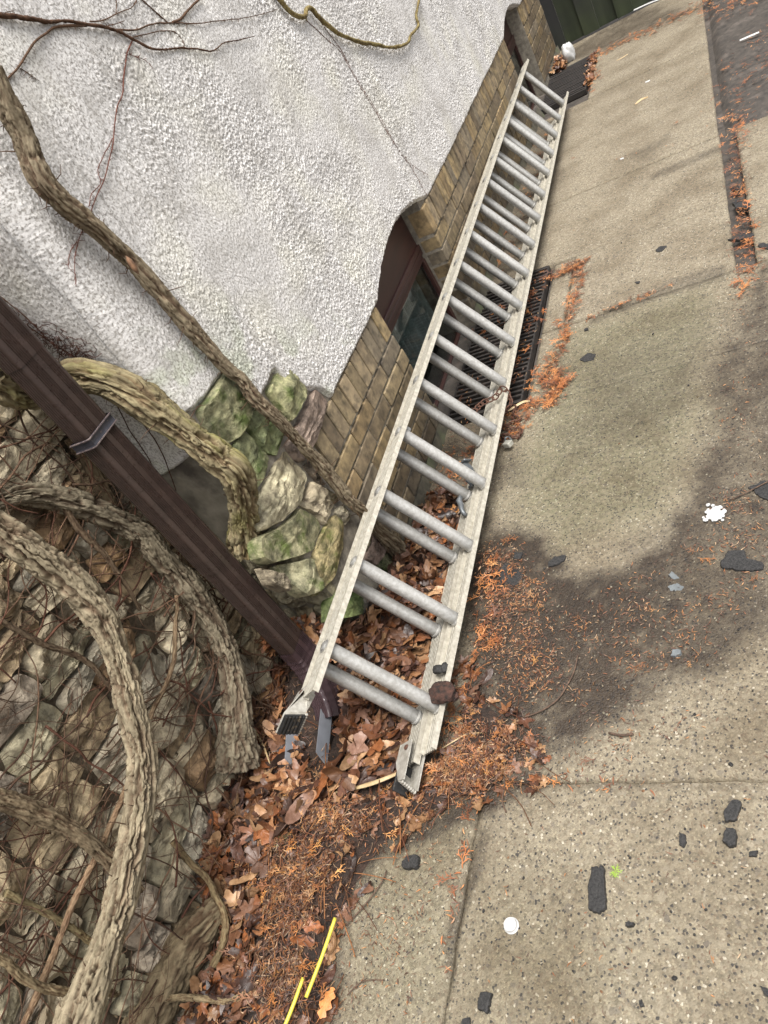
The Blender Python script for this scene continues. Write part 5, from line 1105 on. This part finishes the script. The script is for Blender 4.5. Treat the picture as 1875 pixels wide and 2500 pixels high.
scrap('dead_stick', 'pale thin stick on the joint near the farther grate', 'stick', [(1332, 131), (1345, 124), (1356, 117)], .006, m_straw, .004)
scrap('white_hose', 'thin white hose lying along the foot of the fence', 'hose', [(1333, 40), (1370, 22), (1400, 8), (1430, -4), (1450, -20)], .012, m_white, .01)
scrap('paper_scrap', 'white scrap near the top of the dark earth strip', 'scrap', [(1598, 88), (1620, 78), (1640, 70)], .012, m_white, .02)
scrap('paper_scrap', 'small white scrap near the third slab joint', 'scrap', [(1340, 344), (1348, 342)], .01, m_white, .003)
scrap('paper_scrap', 'small white scrap near the upper slab joint', 'scrap', [(1394, 178), (1404, 174)], .01, m_white, .003)
def stick(label, pix, r, z, m_, name='cane', grp=None, cat='cane'):
    mb = MB(); add_tube(mb, [(*U(x, y, 2, z), r) for x, y in pix], .01, 10); return tag(mb.build(name, m_), label, cat, grp)
GY = 'bright yellow canes'
stick('longer bright yellow cane on the needles near the bottom edge', [(724, 1983), (697, 2062), (661, 2155)], .0045, .06, m_yellow, grp=GY)
stick('shorter bright yellow cane cut by the bottom edge', [(655, 2112), (632, 2175), (605, 2240)], .0045, .06, m_yellow, grp=GY)
for k, (lb, pix, r) in enumerate([('forked twig on the wet stain right of the ladder foot', [(1248, 1415), (1240, 1450), (1225, 1480), (1205, 1510), (1170, 1535), (1130, 1550)], .0022), ('dark twig running down the needle edge near the crack', [(1088, 1250 + 420), (1090, 1700), (1085, 1730), (1093, 1755)], .002),
    ('long thin twig from the needles onto the clean concrete', [(835, 1880), (825, 1905), (800, 1940), (770, 1975), (745, 2000)], .0018), ('thin reddish twig on the concrete below the long twig', [(750, 2150), (775, 2125), (800, 2117), (830, 2117)], .0014), ('short dark stick on the concrete below the stain', [(1315, 1583), (1340, 1588), (1368, 1586)], .003), ('orange brown twig at the right edge over the stain', [(1575, 1330 - 250), (1610, 1065), (1659, 1040)], .002)]):
    stick(lb, pix, r, .008, m_twig, 'twig', 'single twigs on the driveway', 'twig')
# notable single leaves
def one_leaf(kind, label, px, py, z, s, col, yaw, tx=0, ty=0, seed=3):
    V, F = leaf_tpl(kind, seed); V = V * np.array([1, 1, .35]); W = V @ rotm(tx, ty, yaw).T * s + U(px, py, 2, z); W[:, 2] = np.maximum(W[:, 2], z - .004)
    mb = MB(); mb.add(W, F, col); return tag(mb.build('fallen_leaf', m_leaf), label, 'leaf', 'distinct fallen leaves')
one_leaf('plain', 'smooth chestnut brown oval leaf standing out on the needles', 617, 1945, .055, .046, (.36, .15, .06), 1.2, .2, .1, 31)
one_leaf('maple', 'pale tan maple leaf at the foot of the corner stones', 850, 1335, .085, .040, (.50, .30, .16), 1.9, .2, .2, 4)
one_leaf('plain', 'small yellow green leaf between the ladder rails', 935, 1238, .055, .020, (.62, .60, .28), .4, 0, 0, 32)
one_leaf('plain', 'pale round leaf under the lowest rung', 957, 1741 - 395 + 395, .05, .001, (.5, .5, .2), 0)
bpy.data.objects.remove(bpy.data.objects[-1]) if False else None
one_leaf('maple', 'large light brown maple leaf beside the grey tray', 590, 1640, .06, .055, (.42, .22, .12), .6, .1, -.2, 6)
one_leaf('maple', 'large tan maple leaf left of the grey tray', 600, 1540, .10, .05, (.46, .25, .13), 2.6, -.2, .2, 1)
one_leaf('oak', 'tan forked leaf above the greenish sprig', 575, 1795, .055, .055, (.50, .32, .17), .7, .1, 0, 21)
one_leaf('maple', 'orange brown leaf under the guide bracket of the ladder', 985, 1100, .03, .04, (.55, .27, .10), 1.0, .1, .3, 2)
one_leaf('maple', 'orange leaf wedged between pipe and mossy trunk', 520, 1165, .20, .032, (.55, .22, .08), .3, .5, .2, 5)
one_leaf('oak', 'orange oak leaf at the end of the yellow canes', 705, 2165, .03, .034, (.62, .26, .09), 1.4, .1, .1, 22)
one_leaf('plain', 'yellow green leaf under the shorter yellow cane', 640, 2140, .028, .035, (.50, .50, .12), 1.5, .1, .1, 33)
one_leaf('plain', 'rounded tan leaf below the greenish sprig', 605, 1865, .05, .022, (.55, .36, .16), .2, .1, .1, 34)
for o in list(bpy.data.objects):
    if o.get('label') == 'pale round leaf under the lowest rung': bpy.data.objects.remove(o)
one_leaf('plain', 'pale round leaf under the lowest rung', 875, 1540, .045, .014, (.62, .60, .36), .4, 0, 0, 35)
# greenish dry sprig
mb = MB()
for k in range(5):
    V, F = SP[k]; W = V @ rotm(.1, .1, .4 + k * .45).T * .05 + U(575 + k * 6, 1828, 2, .07); mb.add(W, F, (.34, .33, .15))
tag(mb.build('dry_sprig', m_needle, smooth=False), 'greenish yellow dry sprig on the leaf litter', 'sprig')
mb = MB()
for k in range(6): V, F = SP[k]; W = V @ rotm(.1, .1, k * 1.1).T * .010 + U(1329, 1881, 2, .008); mb.add(W, F, (.35, .6, .05))
tag(mb.build('weed_seedling', m_needle, smooth=False), 'tiny bright green weed beside the long brick shaped chip', 'weed')

# chain and padlock
ch = empty('chain', (*U(1080, 905, 2, 0)[:2], 0), 'rusty link chain looped over the lower ladder rail onto the concrete', 'chain')
cpts = spline(np.array([Lp(.085, -.05, 2.42), Lp(.062, -.038, 2.48), Lp(.035, .0, 2.50), Lp(.030, .042, 2.52), Lp(.0, .046, 2.50), Lp(-.02, .040, 2.46), *[U(x, y, 2, z) for x, y, z in ((1078, 898, .06), (1095, 885, .014), (1112, 880, .012), (1108, 900, .016), (1122, 905, .012), (1100, 915, .014), (1085, 922, .012), (1105, 928, .016), (1125, 930, .012), (1118, 945, .014), (1095, 938, .018), (1080, 945, .012), (1098, 955, .014))]]), .002)
Ls = np.concatenate([[0], np.cumsum(np.linalg.norm(np.diff(cpts, axis=0), axis=1))]); pos = 0; k = 0
while pos < Ls[-1] - .02:
    i = np.searchsorted(Ls, pos); c = cpts[i]; t = cpts[min(i + 4, len(cpts) - 1)] - cpts[max(i - 4, 0)]; t /= np.linalg.norm(t); a = np.cross(t, [0, 0, 1] if abs(t[2]) < .9 else [1, 0, 0]); a /= np.linalg.norm(a); b = np.cross(t, a)
    if k % 2: a, b = b, a
    ang = .5; a = a * math.cos(ang) + b * math.sin(ang); pts = []
    for q in range(17):
        th = 2 * math.pi * q / 16; pts.append((*(c + t * .0160 * math.cos(th) + a * .0098 * math.sin(th)), .0030))
    mb = MB(); add_tube(mb, pts, .004, 7, cap=False); mb.build('link', m_rust, ch); pos += .024; k += 1
pl0 = U(1099, 960, 2, .02) + [0, .014, 0]; pk_ = empty('padlock', (pl0[0], pl0[1], 0), 'weathered grey padlock hanging at the end of the rusty chain', 'padlock'); mb = MB(); V, F = box(pl0 + [0, -.018, .006], (.017, .014, .010), rotm(.15, .1, .5), .002); mb.add(V, F)
mb.build('lock_body', M_('dull lock metal', (.42, .41, .36), (.28, .27, .23), sc=80, rough=.5, metal=.3, bump=.3, bsc=200, bd=.001), pk_, autos=30)
mb = MB(); add_tube(mb, [(*(pl0 + rotm(.15, .1, .5) @ np.array(v)), .003) for v in ((-.010, -.006, .006), (-.010, .014, .006), (-.006, .024, .006), (.004, .025, .006), (.010, .016, .006), (.010, -.006, .006))], .004, 8); mb.build('shackle', m_grey, pk_)
# clods on the ladder foot
mb = MB(); c0 = U(956, 1495, 2, .125); lump(mb, c0, (.040, .034, .022), 41); lump(mb, c0 + [.022, -.004, -.018], (.018, .016, .013), 42); lump(mb, c0 + [-.012, .018, .004], (.018, .014, .012), 44)
tag(mb.build('rusty_clod', M_('crusted brown clod', (.085, .038, .026), (.016, .012, .010), sc=70, rough=.9, bump=1, bsc=200, bd=.006)), 'crusted rusty brown clod sitting across the lower ladder rail', 'clod')
mb = MB(); c0 = U(948, 1446, 2, .105); lump(mb, c0, (.020, .014, .011), 51); lump(mb, c0 + [.017, .003, .0], (.014, .016, .011), 52)
tag(mb.build('black_clod', m_char), 'small glossy black lump on the lower rail above the rusty clod', 'clod')
